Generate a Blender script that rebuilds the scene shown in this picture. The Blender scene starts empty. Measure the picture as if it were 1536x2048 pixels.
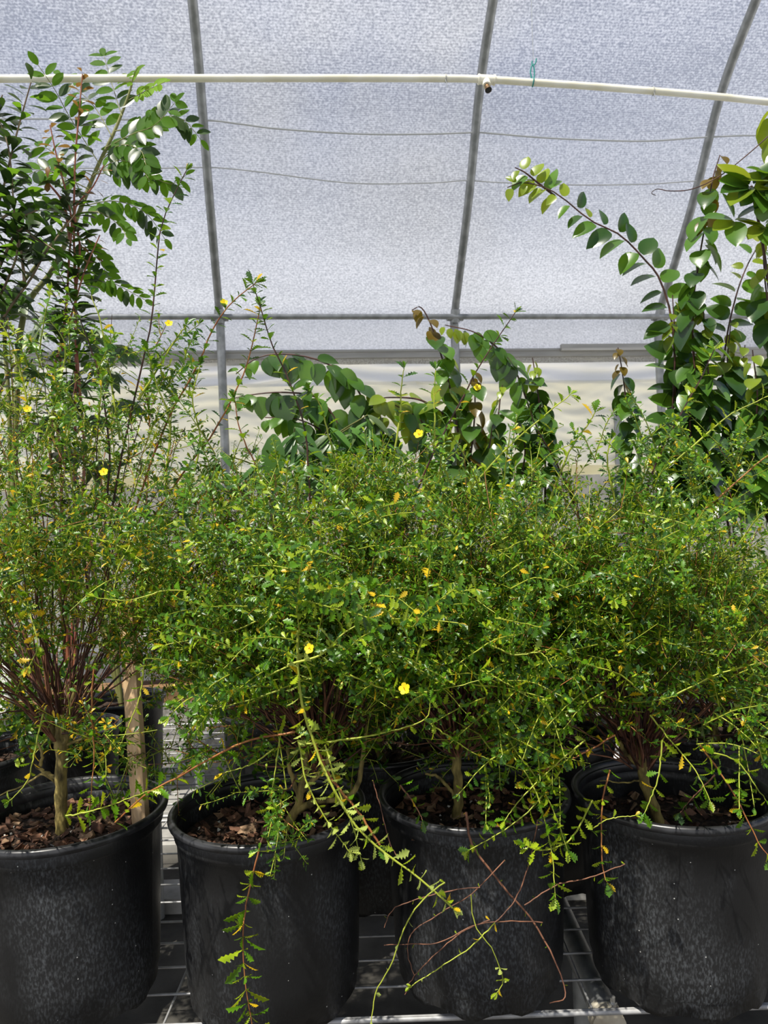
import bpy, math
import numpy as np
from mathutils import Matrix

F, ROLL, CAMZ = 1500.0, 0.035, 1.547
CR, SR = math.cos(ROLL), math.sin(ROLL)
rng = np.random.default_rng(7)
col = bpy.context.scene.collection


def ray(u, v):
    dx, dy = u - 768.0, v - 1024.0
    return np.array([(dx * CR - dy * SR) / F, 1.0, -(dx * SR + dy * CR) / F])


def P(u, v, y):
    """world point seen at photo position (u, v) at forward distance y"""
    return ray(u, v) * y + np.array([0, 0, CAMZ])


# ------------------------------------------------------------ materials
def mat(name, base, rough=0.6, spec=0.4, metal=0.0):
    m = bpy.data.materials.new(name)
    m.use_nodes = True
    b = m.node_tree.nodes['Principled BSDF']
    b.inputs['Base Color'].default_value = (*base, 1)
    b.inputs['Roughness'].default_value = rough
    b.inputs['Specular IOR Level'].default_value = spec
    b.inputs['Metallic'].default_value = metal
    return m


def noise_color(m, c1, c2, scale=8, detail=4, lo=0.35, hi=0.65, stretch=None, bump=0.0, bscale=None, bdist=0.01):
    nt = m.node_tree
    b = nt.nodes['Principled BSDF']
    tc = nt.nodes.new('ShaderNodeTexCoord')
    mp = nt.nodes.new('ShaderNodeMapping')
    if stretch:
        mp.inputs['Scale'].default_value = stretch
    nz = nt.nodes.new('ShaderNodeTexNoise')
    nz.inputs['Scale'].default_value = scale
    nz.inputs['Detail'].default_value = detail
    rp = nt.nodes.new('ShaderNodeValToRGB')
    rp.color_ramp.elements[0].position = lo
    rp.color_ramp.elements[1].position = hi
    rp.color_ramp.elements[0].color = (*c1, 1)
    rp.color_ramp.elements[1].color = (*c2, 1)
    L = nt.links.new
    L(tc.outputs['Object'], mp.inputs['Vector'])
    L(mp.outputs['Vector'], nz.inputs['Vector'])
    L(nz.outputs['Fac'], rp.inputs['Fac'])
    L(rp.outputs['Color'], b.inputs['Base Color'])
    if bump:
        n2 = nt.nodes.new('ShaderNodeTexNoise')
        n2.inputs['Scale'].default_value = bscale or scale
        n2.inputs['Detail'].default_value = 5
        L(mp.outputs['Vector'], n2.inputs['Vector'])
        bp = nt.nodes.new('ShaderNodeBump')
        bp.inputs['Strength'].default_value = bump
        bp.inputs['Distance'].default_value = bdist
        L(n2.outputs['Fac'], bp.inputs['Height'])
        L(bp.outputs['Normal'], b.inputs['Normal'])
    return m


def leaf_mat(name, c, glow, rough=0.38, tr=0.35, var=0.35, vscale=25, spec=0.5):
    m = mat(name, c, rough, spec)
    nt = m.node_tree
    b = nt.nodes['Principled BSDF']
    L = nt.links.new
    tc = nt.nodes.new('ShaderNodeTexCoord')
    nz = nt.nodes.new('ShaderNodeTexNoise')
    nz.inputs['Scale'].default_value = vscale
    nz.inputs['Detail'].default_value = 1
    L(tc.outputs['Object'], nz.inputs['Vector'])
    rp = nt.nodes.new('ShaderNodeValToRGB')
    rp.color_ramp.elements[0].position = 0.3
    rp.color_ramp.elements[1].position = 0.7
    rp.color_ramp.elements[0].color = (*[x * (1 - var) for x in c], 1)
    rp.color_ramp.elements[1].color = (min(c[0] * (1 + 1.6 * var), 1), min(c[1] * (1 + var), 1), c[2], 1)
    L(nz.outputs['Fac'], rp.inputs['Fac'])
    L(rp.outputs['Color'], b.inputs['Base Color'])
    t = nt.nodes.new('ShaderNodeBsdfTranslucent')
    t.inputs['Color'].default_value = (*glow, 1)
    mx = nt.nodes.new('ShaderNodeMixShader')
    mx.inputs['Fac'].default_value = tr
    L(b.outputs['BSDF'], mx.inputs[1])
    L(t.outputs['BSDF'], mx.inputs[2])
    L(mx.outputs['Shader'], nt.nodes['Material Output'].inputs['Surface'])
    return m


M = {}
M['leaf'] = leaf_mat('damiana_green', (0.060, 0.170, 0.006), (0.30, 0.48, 0.012), tr=.28)
M['leaf2'] = leaf_mat('damiana_deep_green', (0.020, 0.078, 0.006), (0.14, 0.30, 0.012), tr=.25)
M['lime'] = leaf_mat('damiana_lime', (0.24, 0.37, 0.015), (0.50, 0.56, 0.02))
M['yellow'] = leaf_mat('damiana_yellow', (0.62, 0.44, 0.015), (0.75, 0.5, 0.02), var=0.2)
M['palelime'] = leaf_mat('damiana_pale', (0.40, 0.50, 0.12), (0.5, 0.58, 0.12), var=0.15)
M['olive'] = leaf_mat('olive_leaf', (0.13, 0.20, 0.055), (0.25, 0.34, 0.06))
M['stem'] = noise_color(mat('brown_stem', (0.1, 0.04, 0.02), 0.6), (0.07, 0.028, 0.016), (0.25, 0.11, 0.06), 40)
M['darkstem'] = noise_color(mat('dark_stem', (0.03, 0.012, 0.01), 0.5), (0.025, 0.011, 0.009), (0.09, 0.034, 0.022), 30)
M['orange'] = noise_color(mat('orange_stem', (0.3, 0.1, 0.03), 0.5), (0.20, 0.06, 0.018), (0.36, 0.15, 0.04), 40)
M['twig'] = noise_color(mat('lime_twig', (0.3, 0.36, 0.04), 0.5), (0.20, 0.24, 0.02), (0.42, 0.47, 0.05), 12)
M['bark'] = noise_color(mat('mossy_bark', (0.1, 0.08, 0.03), 0.85), (0.05, 0.038, 0.012), (0.36, 0.28, 0.085), 50, 6,
                        stretch=(1, 1, 0.35), bump=1.0, bscale=80, bdist=0.006)
M['barkred'] = noise_color(mat('brown_bark', (0.1, 0.06, 0.03), 0.85), (0.03, 0.018, 0.010), (0.13, 0.075, 0.035), 50, 6,
                           stretch=(1, 1, 0.35), bump=1.0, bscale=80, bdist=0.006)
M['petal'] = leaf_mat('yellow_petal', (0.92, 0.74, 0.012), (0.95, 0.78, 0.02), 0.6, 0.3, 0.1)
M['flower_eye'] = mat('flower_eye', (0.7, 0.3, 0.01), 0.7)
# background foliage
M['pin'] = leaf_mat('pinnate_green', (0.040, 0.115, 0.014), (0.20, 0.40, 0.02), 0.6, 0.4, vscale=6, spec=0.1)
M['pinlime'] = leaf_mat('pinnate_young', (0.12, 0.26, 0.025), (0.35, 0.5, 0.04), 0.6, 0.4, vscale=6, spec=.1)
M['obo'] = leaf_mat('oblong_dark_green', (0.028, 0.062, 0.018), (0.08, 0.16, 0.02), 0.34, 0.2, vscale=6)
M['palm'] = leaf_mat('palmate_grey_green', (0.060, 0.105, 0.045), (0.08, 0.16, 0.03), 0.42, 0.15, vscale=6)
M['copper'] = leaf_mat('copper_young_leaf', (0.20, 0.10, 0.025), (0.36, 0.20, 0.04), 0.4, 0.3, vscale=6)
M['gloss'] = leaf_mat('glossy_green', (0.028, 0.075, 0.016), (0.10, 0.22, 0.015), 0.22, 0.22, vscale=5, spec=0.6)
M['glossmid'] = leaf_mat('glossy_mid_green', (0.055, 0.145, 0.018), (0.2, 0.38, 0.02), 0.25, 0.3, vscale=5, spec=0.6)
M['glossyoung'] = leaf_mat('glossy_young', (0.15, 0.24, 0.02), (0.38, 0.45, 0.03), 0.28, 0.4, vscale=5, spec=0.6)
M['glossbronze'] = leaf_mat('bronze_leaf', (0.10, 0.075, 0.012), (0.28, 0.20, 0.02), 0.3, 0.35, vscale=5)
M['lance'] = leaf_mat('lance_green', (0.055, 0.15, 0.03), (0.15, 0.32, 0.03), 0.36, 0.25, vscale=6)
M['redstem'] = noise_color(mat('red_stem', (0.3, 0.09, 0.05), 0.5), (0.2, 0.05, 0.03), (0.36, 0.14, 0.07), 10)
M['greystem'] = noise_color(mat('grey_brown_stem', (0.15, 0.1, 0.06), 0.7), (0.09, 0.06, 0.035), (0.26, 0.19, 0.11), 14)
M['olivestem'] = noise_color(mat('olive_stem', (0.15, 0.17, 0.05), 0.6), (0.12, 0.13, 0.035), (0.24, 0.24, 0.08), 10)
# soil
M['soil'] = noise_color(mat('potting_soil', (0.03, 0.02, 0.014), 0.95), (0.008, 0.005, 0.004), (0.07, 0.04, 0.025), 60, 6,
                        bump=1.0, bscale=90, bdist=0.02)
M['chip'] = noise_color(mat('bark_chip', (0.14, 0.06, 0.035), 0.8), (0.045, 0.02, 0.012), (0.24, 0.12, 0.07), 22, 5)
M['chiplight'] = noise_color(mat('pale_bark_chip', (0.3, 0.2, 0.12), 0.8), (0.18, 0.10, 0.05), (0.42, 0.28, 0.17), 22, 5)
M['perlite'] = mat('perlite', (0.6, 0.58, 0.52), 0.8)


def pot_material():
    m = mat('black_nursery_plastic', (0.012, 0.012, 0.013), 0.42, 0.45)
    nt = m.node_tree
    b = nt.nodes['Principled BSDF']
    L = nt.links.new
    tc = nt.nodes.new('ShaderNodeTexCoord')
    mp = nt.nodes.new('ShaderNodeMapping')
    mp.inputs['Scale'].default_value = (1, 1, 0.45)
    big = nt.nodes.new('ShaderNodeTexNoise')
    big.inputs['Scale'].default_value = 7
    big.inputs['Detail'].default_value = 5
    fine = nt.nodes.new('ShaderNodeTexNoise')
    fine.inputs['Scale'].default_value = 240
    fine.inputs['Detail'].default_value = 3
    L(tc.outputs['Object'], mp.inputs['Vector'])
    L(mp.outputs['Vector'], big.inputs['Vector'])
    L(mp.outputs['Vector'], fine.inputs['Vector'])
    r1 = nt.nodes.new('ShaderNodeMapRange')
    r1.inputs['From Min'].default_value = 0.42
    r1.inputs['From Max'].default_value = 0.72
    r2 = nt.nodes.new('ShaderNodeMapRange')
    r2.inputs['From Min'].default_value = 0.45
    r2.inputs['From Max'].default_value = 0.75
    L(big.outputs['Fac'], r1.inputs['Value'])
    L(fine.outputs['Fac'], r2.inputs['Value'])
    mul = nt.nodes.new('ShaderNodeMath')
    mul.operation = 'MULTIPLY'
    L(r1.outputs['Result'], mul.inputs[0])
    L(r2.outputs['Result'], mul.inputs[1])
    vor = nt.nodes.new('ShaderNodeTexVoronoi')
    vor.inputs['Scale'].default_value = 55
    L(tc.outputs['Object'], vor.inputs['Vector'])
    spk = nt.nodes.new('ShaderNodeMath')
    spk.operation = 'LESS_THAN'
    spk.inputs[1].default_value = 0.075
    L(vor.outputs['Distance'], spk.inputs[0])
    wn = nt.nodes.new('ShaderNodeMath')
    wn.operation = 'GREATER_THAN'
    wn.inputs[1].default_value = 0.82
    sx = nt.nodes.new('ShaderNodeSeparateColor')
    L(vor.outputs['Color'], sx.inputs['Color'])
    L(sx.outputs['Red'], wn.inputs[0])
    sp2 = nt.nodes.new('ShaderNodeMath')
    sp2.operation = 'MULTIPLY'
    L(spk.outputs[0], sp2.inputs[0])
    L(wn.outputs[0], sp2.inputs[1])
    mx = nt.nodes.new('ShaderNodeMix')
    mx.data_type = 'RGBA'
    mx.inputs['A'].default_value = (0.010, 0.0103, 0.011, 1)
    mx.inputs['B'].default_value = (0.09, 0.098, 0.107, 1)
    L(mul.outputs[0], mx.inputs['Factor'])
    mx2 = nt.nodes.new('ShaderNodeMix')
    mx2.data_type = 'RGBA'
    mx2.inputs['B'].default_value = (0.4, 0.4, 0.38, 1)
    L(mx.outputs['Result'], mx2.inputs['A'])
    L(sp2.outputs[0], mx2.inputs['Factor'])
    L(mx2.outputs['Result'], b.inputs['Base Color'])
    rr = nt.nodes.new('ShaderNodeMapRange')
    rr.inputs['To Min'].default_value = 0.36
    rr.inputs['To Max'].default_value = 0.7
    L(r1.outputs['Result'], rr.inputs['Value'])
    L(rr.outputs['Result'], b.inputs['Roughness'])
    bp = nt.nodes.new('ShaderNodeBump')
    bp.inputs['Strength'].default_value = 0.25
    bp.inputs['Distance'].default_value = 0.002
    L(fine.outputs['Fac'], bp.inputs['Height'])
    L(bp.outputs['Normal'], b.inputs['Normal'])
    return m


M['pot'] = pot_material()
M['potrim'] = noise_color(mat('black_rim_plastic', (0.012, 0.012, 0.013), 0.33, 0.5), (0.010, 0.010, 0.011), (0.03, 0.031, 0.034), 25, 4)
M['galv'] = noise_color(mat('galvanised_steel', (0.42, 0.43, 0.43), 0.45, 0.5, 0.5), (0.20, 0.21, 0.205), (0.33, 0.34, 0.34), 18)
M['wire'] = noise_color(mat('galvanised_wire', (0.5, 0.5, 0.5), 0.45, 0.5, 0.3), (0.24, 0.24, 0.24), (0.45, 0.45, 0.45), 20)
M['pvc'] = noise_color(mat('aged_white_pvc', (0.75, 0.72, 0.6), 0.45), (0.66, 0.62, 0.46), (0.82, 0.80, 0.70), 6)
M['brass'] = noise_color(mat('old_brass', (0.2, 0.12, 0.05), 0.5, 0.5, 0.6), (0.10, 0.06, 0.03), (0.30, 0.18, 0.08), 60)
M['blackhole'] = mat('nozzle_black', (0.01, 0.01, 0.01), 0.6)
M['greentie'] = mat('teal_plastic_tape', (0.02, 0.22, 0.20), 0.5)
M['thread'] = mat('grey_thread', (0.35, 0.37, 0.38), 0.7)
M['cord'] = mat('grey_cord', (0.42, 0.43, 0.42), 0.8)
M['pine'] = noise_color(mat('planed_pine', (0.55, 0.36, 0.18), 0.7), (0.60, 0.40, 0.21), (0.72, 0.52, 0.31), 14, 5, stretch=(6, 6, 0.25))
M['plank'] = noise_color(mat('brown_plank', (0.2, 0.11, 0.05), 0.8), (0.12, 0.065, 0.028), (0.28, 0.16, 0.07), 8, 5, stretch=(0.3, 4, 4))
M['block'] = noise_color(mat('cinder_block', (0.33, 0.32, 0.3), 0.95), (0.24, 0.23, 0.215), (0.42, 0.41, 0.385), 35, 5, bump=0.4)
M['concrete'] = noise_color(mat('stained_concrete', (0.2, 0.19, 0.17), 0.9), (0.028, 0.026, 0.022), (0.075, 0.07, 0.06), 5, 8, bump=0.2, bscale=40)
M['kerb'] = noise_color(mat('pale_concrete', (0.42, 0.41, 0.38), 0.9), (0.20, 0.195, 0.18), (0.36, 0.35, 0.325), 9, 6)
M['gravel'] = noise_color(mat('pale_gravel', (0.5, 0.49, 0.46), 0.95), (0.60, 0.59, 0.56), (0.78, 0.77, 0.74), 20, 6)
M['alu'] = noise_color(mat('grey_hip_board', (0.40, 0.39, 0.36), 0.6), (0.33, 0.32, 0.295), (0.43, 0.42, 0.39), 6, 4, stretch=(0.3, 3, 6))
M['cap'] = noise_color(mat('beige_cap', (0.42, 0.38, 0.29), 0.7), (0.30, 0.26, 0.19), (0.50, 0.46, 0.37), 14, 5)
M['whitetag'] = mat('white_plastic', (0.8, 0.8, 0.8), 0.4)
M['ink'] = mat('tag_ink', (0.05, 0.05, 0.06), 0.6)
M['chrome'] = mat('bolt_steel', (0.6, 0.6, 0.58), 0.35, 0.5, 0.8)


def cloth(name, c1, c2, scale, transp, transl, tint, wave=0.0, stretch=(1, 1, 1)):
    m = bpy.data.materials.new(name)
    m.use_nodes = True
    nt = m.node_tree
    nt.nodes.remove(nt.nodes['Principled BSDF'])
    out = nt.nodes['Material Output']
    L = nt.links.new
    tc = nt.nodes.new('ShaderNodeTexCoord')
    mp = nt.nodes.new('ShaderNodeMapping')
    mp.inputs['Scale'].default_value = stretch
    L(tc.outputs['Object'], mp.inputs['Vector'])
    nz = nt.nodes.new('ShaderNodeTexNoise')
    nz.inputs['Scale'].default_value = scale
    nz.inputs['Detail'].default_value = 3
    L(mp.outputs['Vector'], nz.inputs['Vector'])
    fac = nz.outputs['Fac']
    if wave:
        big = nt.nodes.new('ShaderNodeTexNoise')
        big.inputs['Scale'].default_value = 1.3
        big.inputs['Detail'].default_value = 3
        m3 = nt.nodes.new('ShaderNodeMapping')
        m3.inputs['Scale'].default_value = (0.35, 0.35, 2.5)
        L(tc.outputs['Object'], m3.inputs['Vector'])
        L(m3.outputs['Vector'], big.inputs['Vector'])
        wv = nt.nodes.new('ShaderNodeTexWave')
        wv.bands_direction = 'Z'
        wv.inputs['Scale'].default_value = 38
        wv.inputs['Distortion'].default_value = 1.2
        wv.inputs['Detail'].default_value = 1
        wv.inputs['Detail Scale'].default_value = 0.4
        L(tc.outputs['Object'], wv.inputs['Vector'])
        a = nt.nodes.new('ShaderNodeMath')
        a.operation = 'MULTIPLY_ADD'
        a.inputs[1].default_value = wave
        L(wv.outputs['Fac'], a.inputs[0])
        L(fac, a.inputs[2])
        a2 = nt.nodes.new('ShaderNodeMath')
        a2.operation = 'MULTIPLY_ADD'
        a2.inputs[1].default_value = 0.35
        L(big.outputs['Fac'], a2.inputs[0])
        L(a.outputs[0], a2.inputs[2])
        a3 = nt.nodes.new('ShaderNodeMath')
        a3.operation = 'SUBTRACT'
        a3.inputs[1].default_value = 0.175 + wave * 0.5
        L(a2.outputs[0], a3.inputs[0])
        fac = a3.outputs[0]
    rp = nt.nodes.new('ShaderNodeValToRGB')
    rp.color_ramp.elements[0].position = 0.33
    rp.color_ramp.elements[1].position = 0.70
    rp.color_ramp.elements[0].color = (*c1, 1)
    rp.color_ramp.elements[1].color = (*c2, 1)
    L(fac, rp.inputs['Fac'])
    df = nt.nodes.new('ShaderNodeBsdfDiffuse')
    tl = nt.nodes.new('ShaderNodeBsdfTranslucent')
    tp = nt.nodes.new('ShaderNodeBsdfTransparent')
    tp.inputs['Color'].default_value = (*tint, 1)
    L(rp.outputs['Color'], df.inputs['Color'])
    L(rp.outputs['Color'], tl.inputs['Color'])
    m1 = nt.nodes.new('ShaderNodeMixShader')
    m1.inputs['Fac'].default_value = transl
    L(df.outputs['BSDF'], m1.inputs[1])
    L(tl.outputs['BSDF'], m1.inputs[2])
    m2 = nt.nodes.new('ShaderNodeMixShader')
    m2.inputs['Fac'].default_value = transp
    L(m1.outputs['Shader'], m2.inputs[1])
    L(tp.outputs['BSDF'], m2.inputs[2])
    L(m2.outputs['Shader'], out.inputs['Surface'])
    return m


M['cover'] = cloth('woven_shade_cover', (0.36, 0.37, 0.38), (0.84, 0.85, 0.865), 85, 0.34, 0.76, (0.9, 0.92, 1.0), wave=0.10,
                   stretch=(1, 1, 1.3))
M['curtain'] = cloth('cream_curtain', (0.86, 0.82, 0.64), (0.97, 0.94, 0.79), 3.0, 0.0, 0.9, (1, 1, 1), stretch=(0.5, 0.5, 1.5))
M['curtainroll'] = cloth('white_curtain_roll', (0.92, 0.91, 0.86), (0.97, 0.96, 0.93), 3.0, 0.0, 0.88, (1, 1, 1))
M['outernet'] = noise_color(mat('grey_shade_net', (0.2, 0.2, 0.19), 0.9), (0.15, 0.148, 0.135), (0.27, 0.265, 0.245), 4, 5)
M['skirt'] = cloth('shade_net_strip', (0.25, 0.24, 0.21), (0.5, 0.49, 0.45), 120, 0.1, 0.4, (1, 1, 1))


# ------------------------------------------------------------ mesh builder
class MB:
    def __init__(self):
        self.v, self.q, self.t, self.qm, self.tm, self.n = [], [], [], [], [], 0

    def add(self, v, quads=None, tris=None, m=0):
        v = np.asarray(v, float).reshape(-1, 3)
        if quads is not None and len(quads):
            quads = np.asarray(quads, int)
            self.q.append(quads + self.n)
            self.qm.append(np.broadcast_to(np.asarray(m), (len(quads),)) if np.ndim(m) == 0 else np.asarray(m))
        if tris is not None and len(tris):
            tris = np.asarray(tris, int)
            self.t.append(tris + self.n)
            self.tm.append(np.full(len(tris), m if np.ndim(m) == 0 else 0))
        self.v.append(v)
        self.n += len(v)

    def tubes(self, pts, rad, m=0, sides=5, cap=True):
        """pts (k,n,3), rad (k,n) or (n,)"""
        pts = np.asarray(pts, float)
        if pts.ndim == 2:
            pts = pts[None]
        k, n, _ = pts.shape
        rad = np.broadcast_to(np.asarray(rad, float), (k, n))
        tan = np.gradient(pts, axis=1)
        tan /= np.linalg.norm(tan, axis=2, keepdims=True) + 1e-12
        mean = pts[:, -1] - pts[:, 0]
        ref = np.where((np.abs(mean[:, 2]) > 0.8 * np.linalg.norm(mean, axis=1))[:, None], np.array([1.0, 0.13, 0]), np.array([0.05, 0.1, 1.0]))
        ref = np.broadcast_to(ref[:, None], tan.shape)
        a = np.cross(tan, ref)
        a /= np.linalg.norm(a, axis=2, keepdims=True) + 1e-12
        b = np.cross(tan, a)
        th = np.arange(sides) / sides * 2 * np.pi
        ring = pts[:, :, None] + rad[:, :, None, None] * (a[:, :, None] * np.cos(th)[:, None] + b[:, :, None] * np.sin(th)[:, None])
        idx = np.arange(k * n * sides).reshape(k, n, sides)
        nx = np.roll(idx, -1, axis=2)
        q = np.stack([idx[:, :-1], nx[:, :-1], nx[:, 1:], idx[:, 1:]], -1).reshape(-1, 4)
        mm = m if np.ndim(m) == 0 else np.repeat(np.asarray(m), (n - 1) * sides)
        self.add(ring.reshape(-1, 3), q, None, mm)
        if cap and np.ndim(m) == 0:
            for e in (0, n - 1):
                base = np.concatenate([ring[:, e], pts[:, e][:, None]], 1)
                ii = np.arange(k)[:, None] * (sides + 1)
                j = np.arange(sides)[None]
                t = np.stack([ii + j, ii + (j + 1) % sides, np.broadcast_to(ii + sides, (k, sides))], -1).reshape(-1, 3)
                self.add(base.reshape(-1, 3), None, t, m)

    def leaves(self, T, pos, d, nrm, L, m=0, w=1.0):
        tv, tq = T
        pos, d, nrm = (np.asarray(x, float).reshape(-1, 3) for x in (pos, d, nrm))
        k = len(pos)
        if k == 0:
            return
        y = d / (np.linalg.norm(d, axis=1, keepdims=True) + 1e-9)
        x = np.cross(y, nrm)
        x /= np.linalg.norm(x, axis=1, keepdims=True) + 1e-9
        z = np.cross(x, y)
        L = np.broadcast_to(np.asarray(L, float), (k,))[:, None, None]
        w = np.broadcast_to(np.asarray(w, float), (k,))[:, None, None]
        v = pos[:, None] + L * (w * tv[None, :, 0:1] * x[:, None] + tv[None, :, 1:2] * y[:, None] + tv[None, :, 2:3] * z[:, None])
        nv = len(tv)
        q = (tq[None] + (np.arange(k) * nv)[:, None, None]).reshape(-1, 4)
        mm = m if np.ndim(m) == 0 else np.repeat(np.asarray(m), len(tq))
        self.add(v.reshape(-1, 3), q, None, mm)

    def box(self, c, s, m=0, R=None):
        c, s = np.asarray(c, float), np.asarray(s, float) / 2
        v = np.array([[x, y, z] for x in (-1, 1) for y in (-1, 1) for z in (-1, 1)], float) * s
        if R is not None:
            v = v @ np.asarray(R).T
        self.add(v + c, [[0, 1, 3, 2], [4, 6, 7, 5], [0, 4, 5, 1], [2, 3, 7, 6], [0, 2, 6, 4], [1, 5, 7, 3]], None, m)

    def grid(self, V, m=0):
        V = np.asarray(V, float)
        a, b = V.shape[:2]
        idx = np.arange(a * b).reshape(a, b)
        q = np.stack([idx[:-1, :-1], idx[1:, :-1], idx[1:, 1:], idx[:-1, 1:]], -1).reshape(-1, 4)
        self.add(V.reshape(-1, 3), q, None, m)

    def lathe(self, prof, m=0, seg=64, zfun=None, closed_top=False):
        prof = np.asarray(prof, float)
        th = np.arange(seg + 1) / seg * 2 * np.pi
        r, z = prof[:, 0], prof[:, 1]
        Z = np.repeat(z[:, None], seg + 1, 1)
        if zfun is not None:
            Z = zfun(Z, th[None])
        V = np.stack([r[:, None] * np.cos(th), r[:, None] * np.sin(th), Z], -1)
        self.grid(V, m)

    def build(self, name, mats, parent=None, smooth=True, loc=None):
        me = bpy.data.meshes.new(name)
        v = np.concatenate(self.v)
        if parent is not None and loc is None:
            v = v - np.array(parent.get('_o', (0, 0, 0)))
        qs = np.concatenate(self.q) if self.q else np.zeros((0, 4), int)
        ts = np.concatenate(self.t) if self.t else np.zeros((0, 3), int)
        mi = np.concatenate([np.concatenate(self.qm) if self.qm else np.zeros(0, int), np.concatenate(self.tm) if self.tm else np.zeros(0, int)])
        lv = np.concatenate([qs.ravel(), ts.ravel()]).astype(np.int32)
        tot = np.concatenate([np.full(len(qs), 4), np.full(len(ts), 3)]).astype(np.int32)
        st = np.concatenate([[0], np.cumsum(tot)[:-1]]).astype(np.int32)
        me.vertices.add(len(v))
        me.vertices.foreach_set('co', v.astype(np.float32).ravel())
        me.loops.add(len(lv))
        me.loops.foreach_set('vertex_index', lv)
        me.polygons.add(len(tot))
        me.polygons.foreach_set('loop_start', st)
        me.polygons.foreach_set('loop_total', tot)
        me.polygons.foreach_set('material_index', mi.astype(np.int32))
        me.polygons.foreach_set('use_smooth', np.full(len(tot), smooth))
        for m in (mats if isinstance(mats, (list, tuple)) else [mats]):
            me.materials.append(m)
        me.update(calc_edges=True)
        me.validate()
        o = bpy.data.objects.new(name, me)
        col.objects.link(o)
        if parent is not None:
            o.parent = parent
            if loc is not None:
                o.location = loc
        return o


def thing(name, label, cat, loc, group=None):
    o = bpy.data.objects.new(name, None)
    o.empty_display_size = 0.1
    col.objects.link(o)
    o.location = tuple(loc)
    o['_o'] = [float(x) for x in loc]
    o['label'] = label
    o['category'] = cat
    if group:
        o['group'] = group
    return o


def tag(o, label, cat, group=None):
    o['label'] = label
    o['category'] = cat
    if group:
        o['group'] = group
    return o


def struct(o):
    o['kind'] = 'structure'
    return o


def smooth_poly(pts, n):
    """Catmull-Rom through the points"""
    p = np.asarray(pts, float)
    p = np.concatenate([[2 * p[0] - p[1]], p, [2 * p[-1] - p[-2]]])
    k = len(p) - 3
    out = []
    for t in np.linspace(0, k - 1e-6, n):
        i = int(t)
        f = t - i
        a, b, c, d = p[i:i + 4]
        out.append(0.5 * (2 * b + (c - a) * f + (2 * a - 5 * b + 4 * c - d) * f ** 2 + (3 * b - a - 3 * c + d) * f ** 3))
    return np.array(out)


def pix(pts, y0, y1=None, n=16):
    """smooth polyline in the world through photo points; depth runs from y0 to y1 (or given per point)"""
    out = []
    for i, p in enumerate(pts):
        y = p[2] if len(p) > 2 else (y0 if y1 is None else y0 + (y1 - y0) * i / max(1, len(pts) - 1))
        out.append(P(p[0], p[1], y))
    return smooth_poly(out, n)


def resample(pts, step):
    d = np.concatenate([[0], np.cumsum(np.linalg.norm(np.diff(pts, axis=0), axis=1))])
    s = np.arange(0, d[-1], step)
    q = np.stack([np.interp(s, d, pts[:, i]) for i in range(3)], 1)
    t = np.gradient(pts, axis=0)
    t = np.stack([np.interp(s, d, t[:, i]) for i in range(3)], 1)
    return q, t / (np.linalg.norm(t, axis=1, keepdims=True) + 1e-9), s / d[-1]


def unit(v):
    v = np.asarray(v, float)
    return v / (np.linalg.norm(v, axis=-1, keepdims=True) + 1e-9)


# ------------------------------------------------------------ leaf templates
def leaf_tmpl(ts, ws, fold=0.35, curl=0.15, lead=0.0, wave=0.0):
    ts, ws = np.asarray(ts, float), np.asarray(ws, float)
    n = len(ts)
    zc = -curl * ts ** 2
    mid = np.stack([0 * ts, ts, zc], 1)
    to = np.clip(ts + lead * (np.arange(n) % 2), 0, 1)
    zz = zc + fold * ws + wave * np.sin(np.arange(n) * 2.1)
    rt = np.stack([ws, to, zz], 1)
    lf = np.stack([-ws, to, zz], 1)
    v = np.concatenate([mid, rt, lf])
    q = []
    for i in range(n - 1):
        q.append([i, n + i, n + i + 1, i + 1])
        q.append([i, i + 1, 2 * n + i + 1, 2 * n + i])
    return v, np.array(q)


T_BULK = leaf_tmpl([0, .24, .38, .44, .58, .64, .78, .83, 1], [.02, .04, .145, .07, .20, .105, .20, .10, .015], 0.4, 0.2, lead=.03)
T_SERR = leaf_tmpl([0, .18, .30, .36, .47, .53, .64, .70, .81, .86, 1],
                   [.025, .035, .125, .06, .19, .09, .225, .115, .20, .09, .02], 0.35, 0.18, lead=.035)
T_LOW = leaf_tmpl([0, .45, .75, 1], [.03, .2, .2, .02], 0.35, 0.15)
T_OVAL = leaf_tmpl([0, .08, .25, .48, .70, .86, .95, 1], [.02, .14, .25, .29, .25, .15, .06, .005], 0.22, 0.10)
T_HEART = leaf_tmpl([0, .04, .15, .33, .52, .70, .84, .93, 1], [.03, .19, .32, .385, .375, .30, .185, .085, .01], 0.24, 0.2)
T_OBO = leaf_tmpl([0, .12, .3, .55, .75, .9, 1], [.02, .06, .11, .17, .18, .11, .01], 0.25, 0.25)
T_LANCE = leaf_tmpl([0, .1, .3, .5, .75, .92, 1], [.02, .09, .16, .165, .11, .04, .005], 0.22, 0.3)


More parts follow.
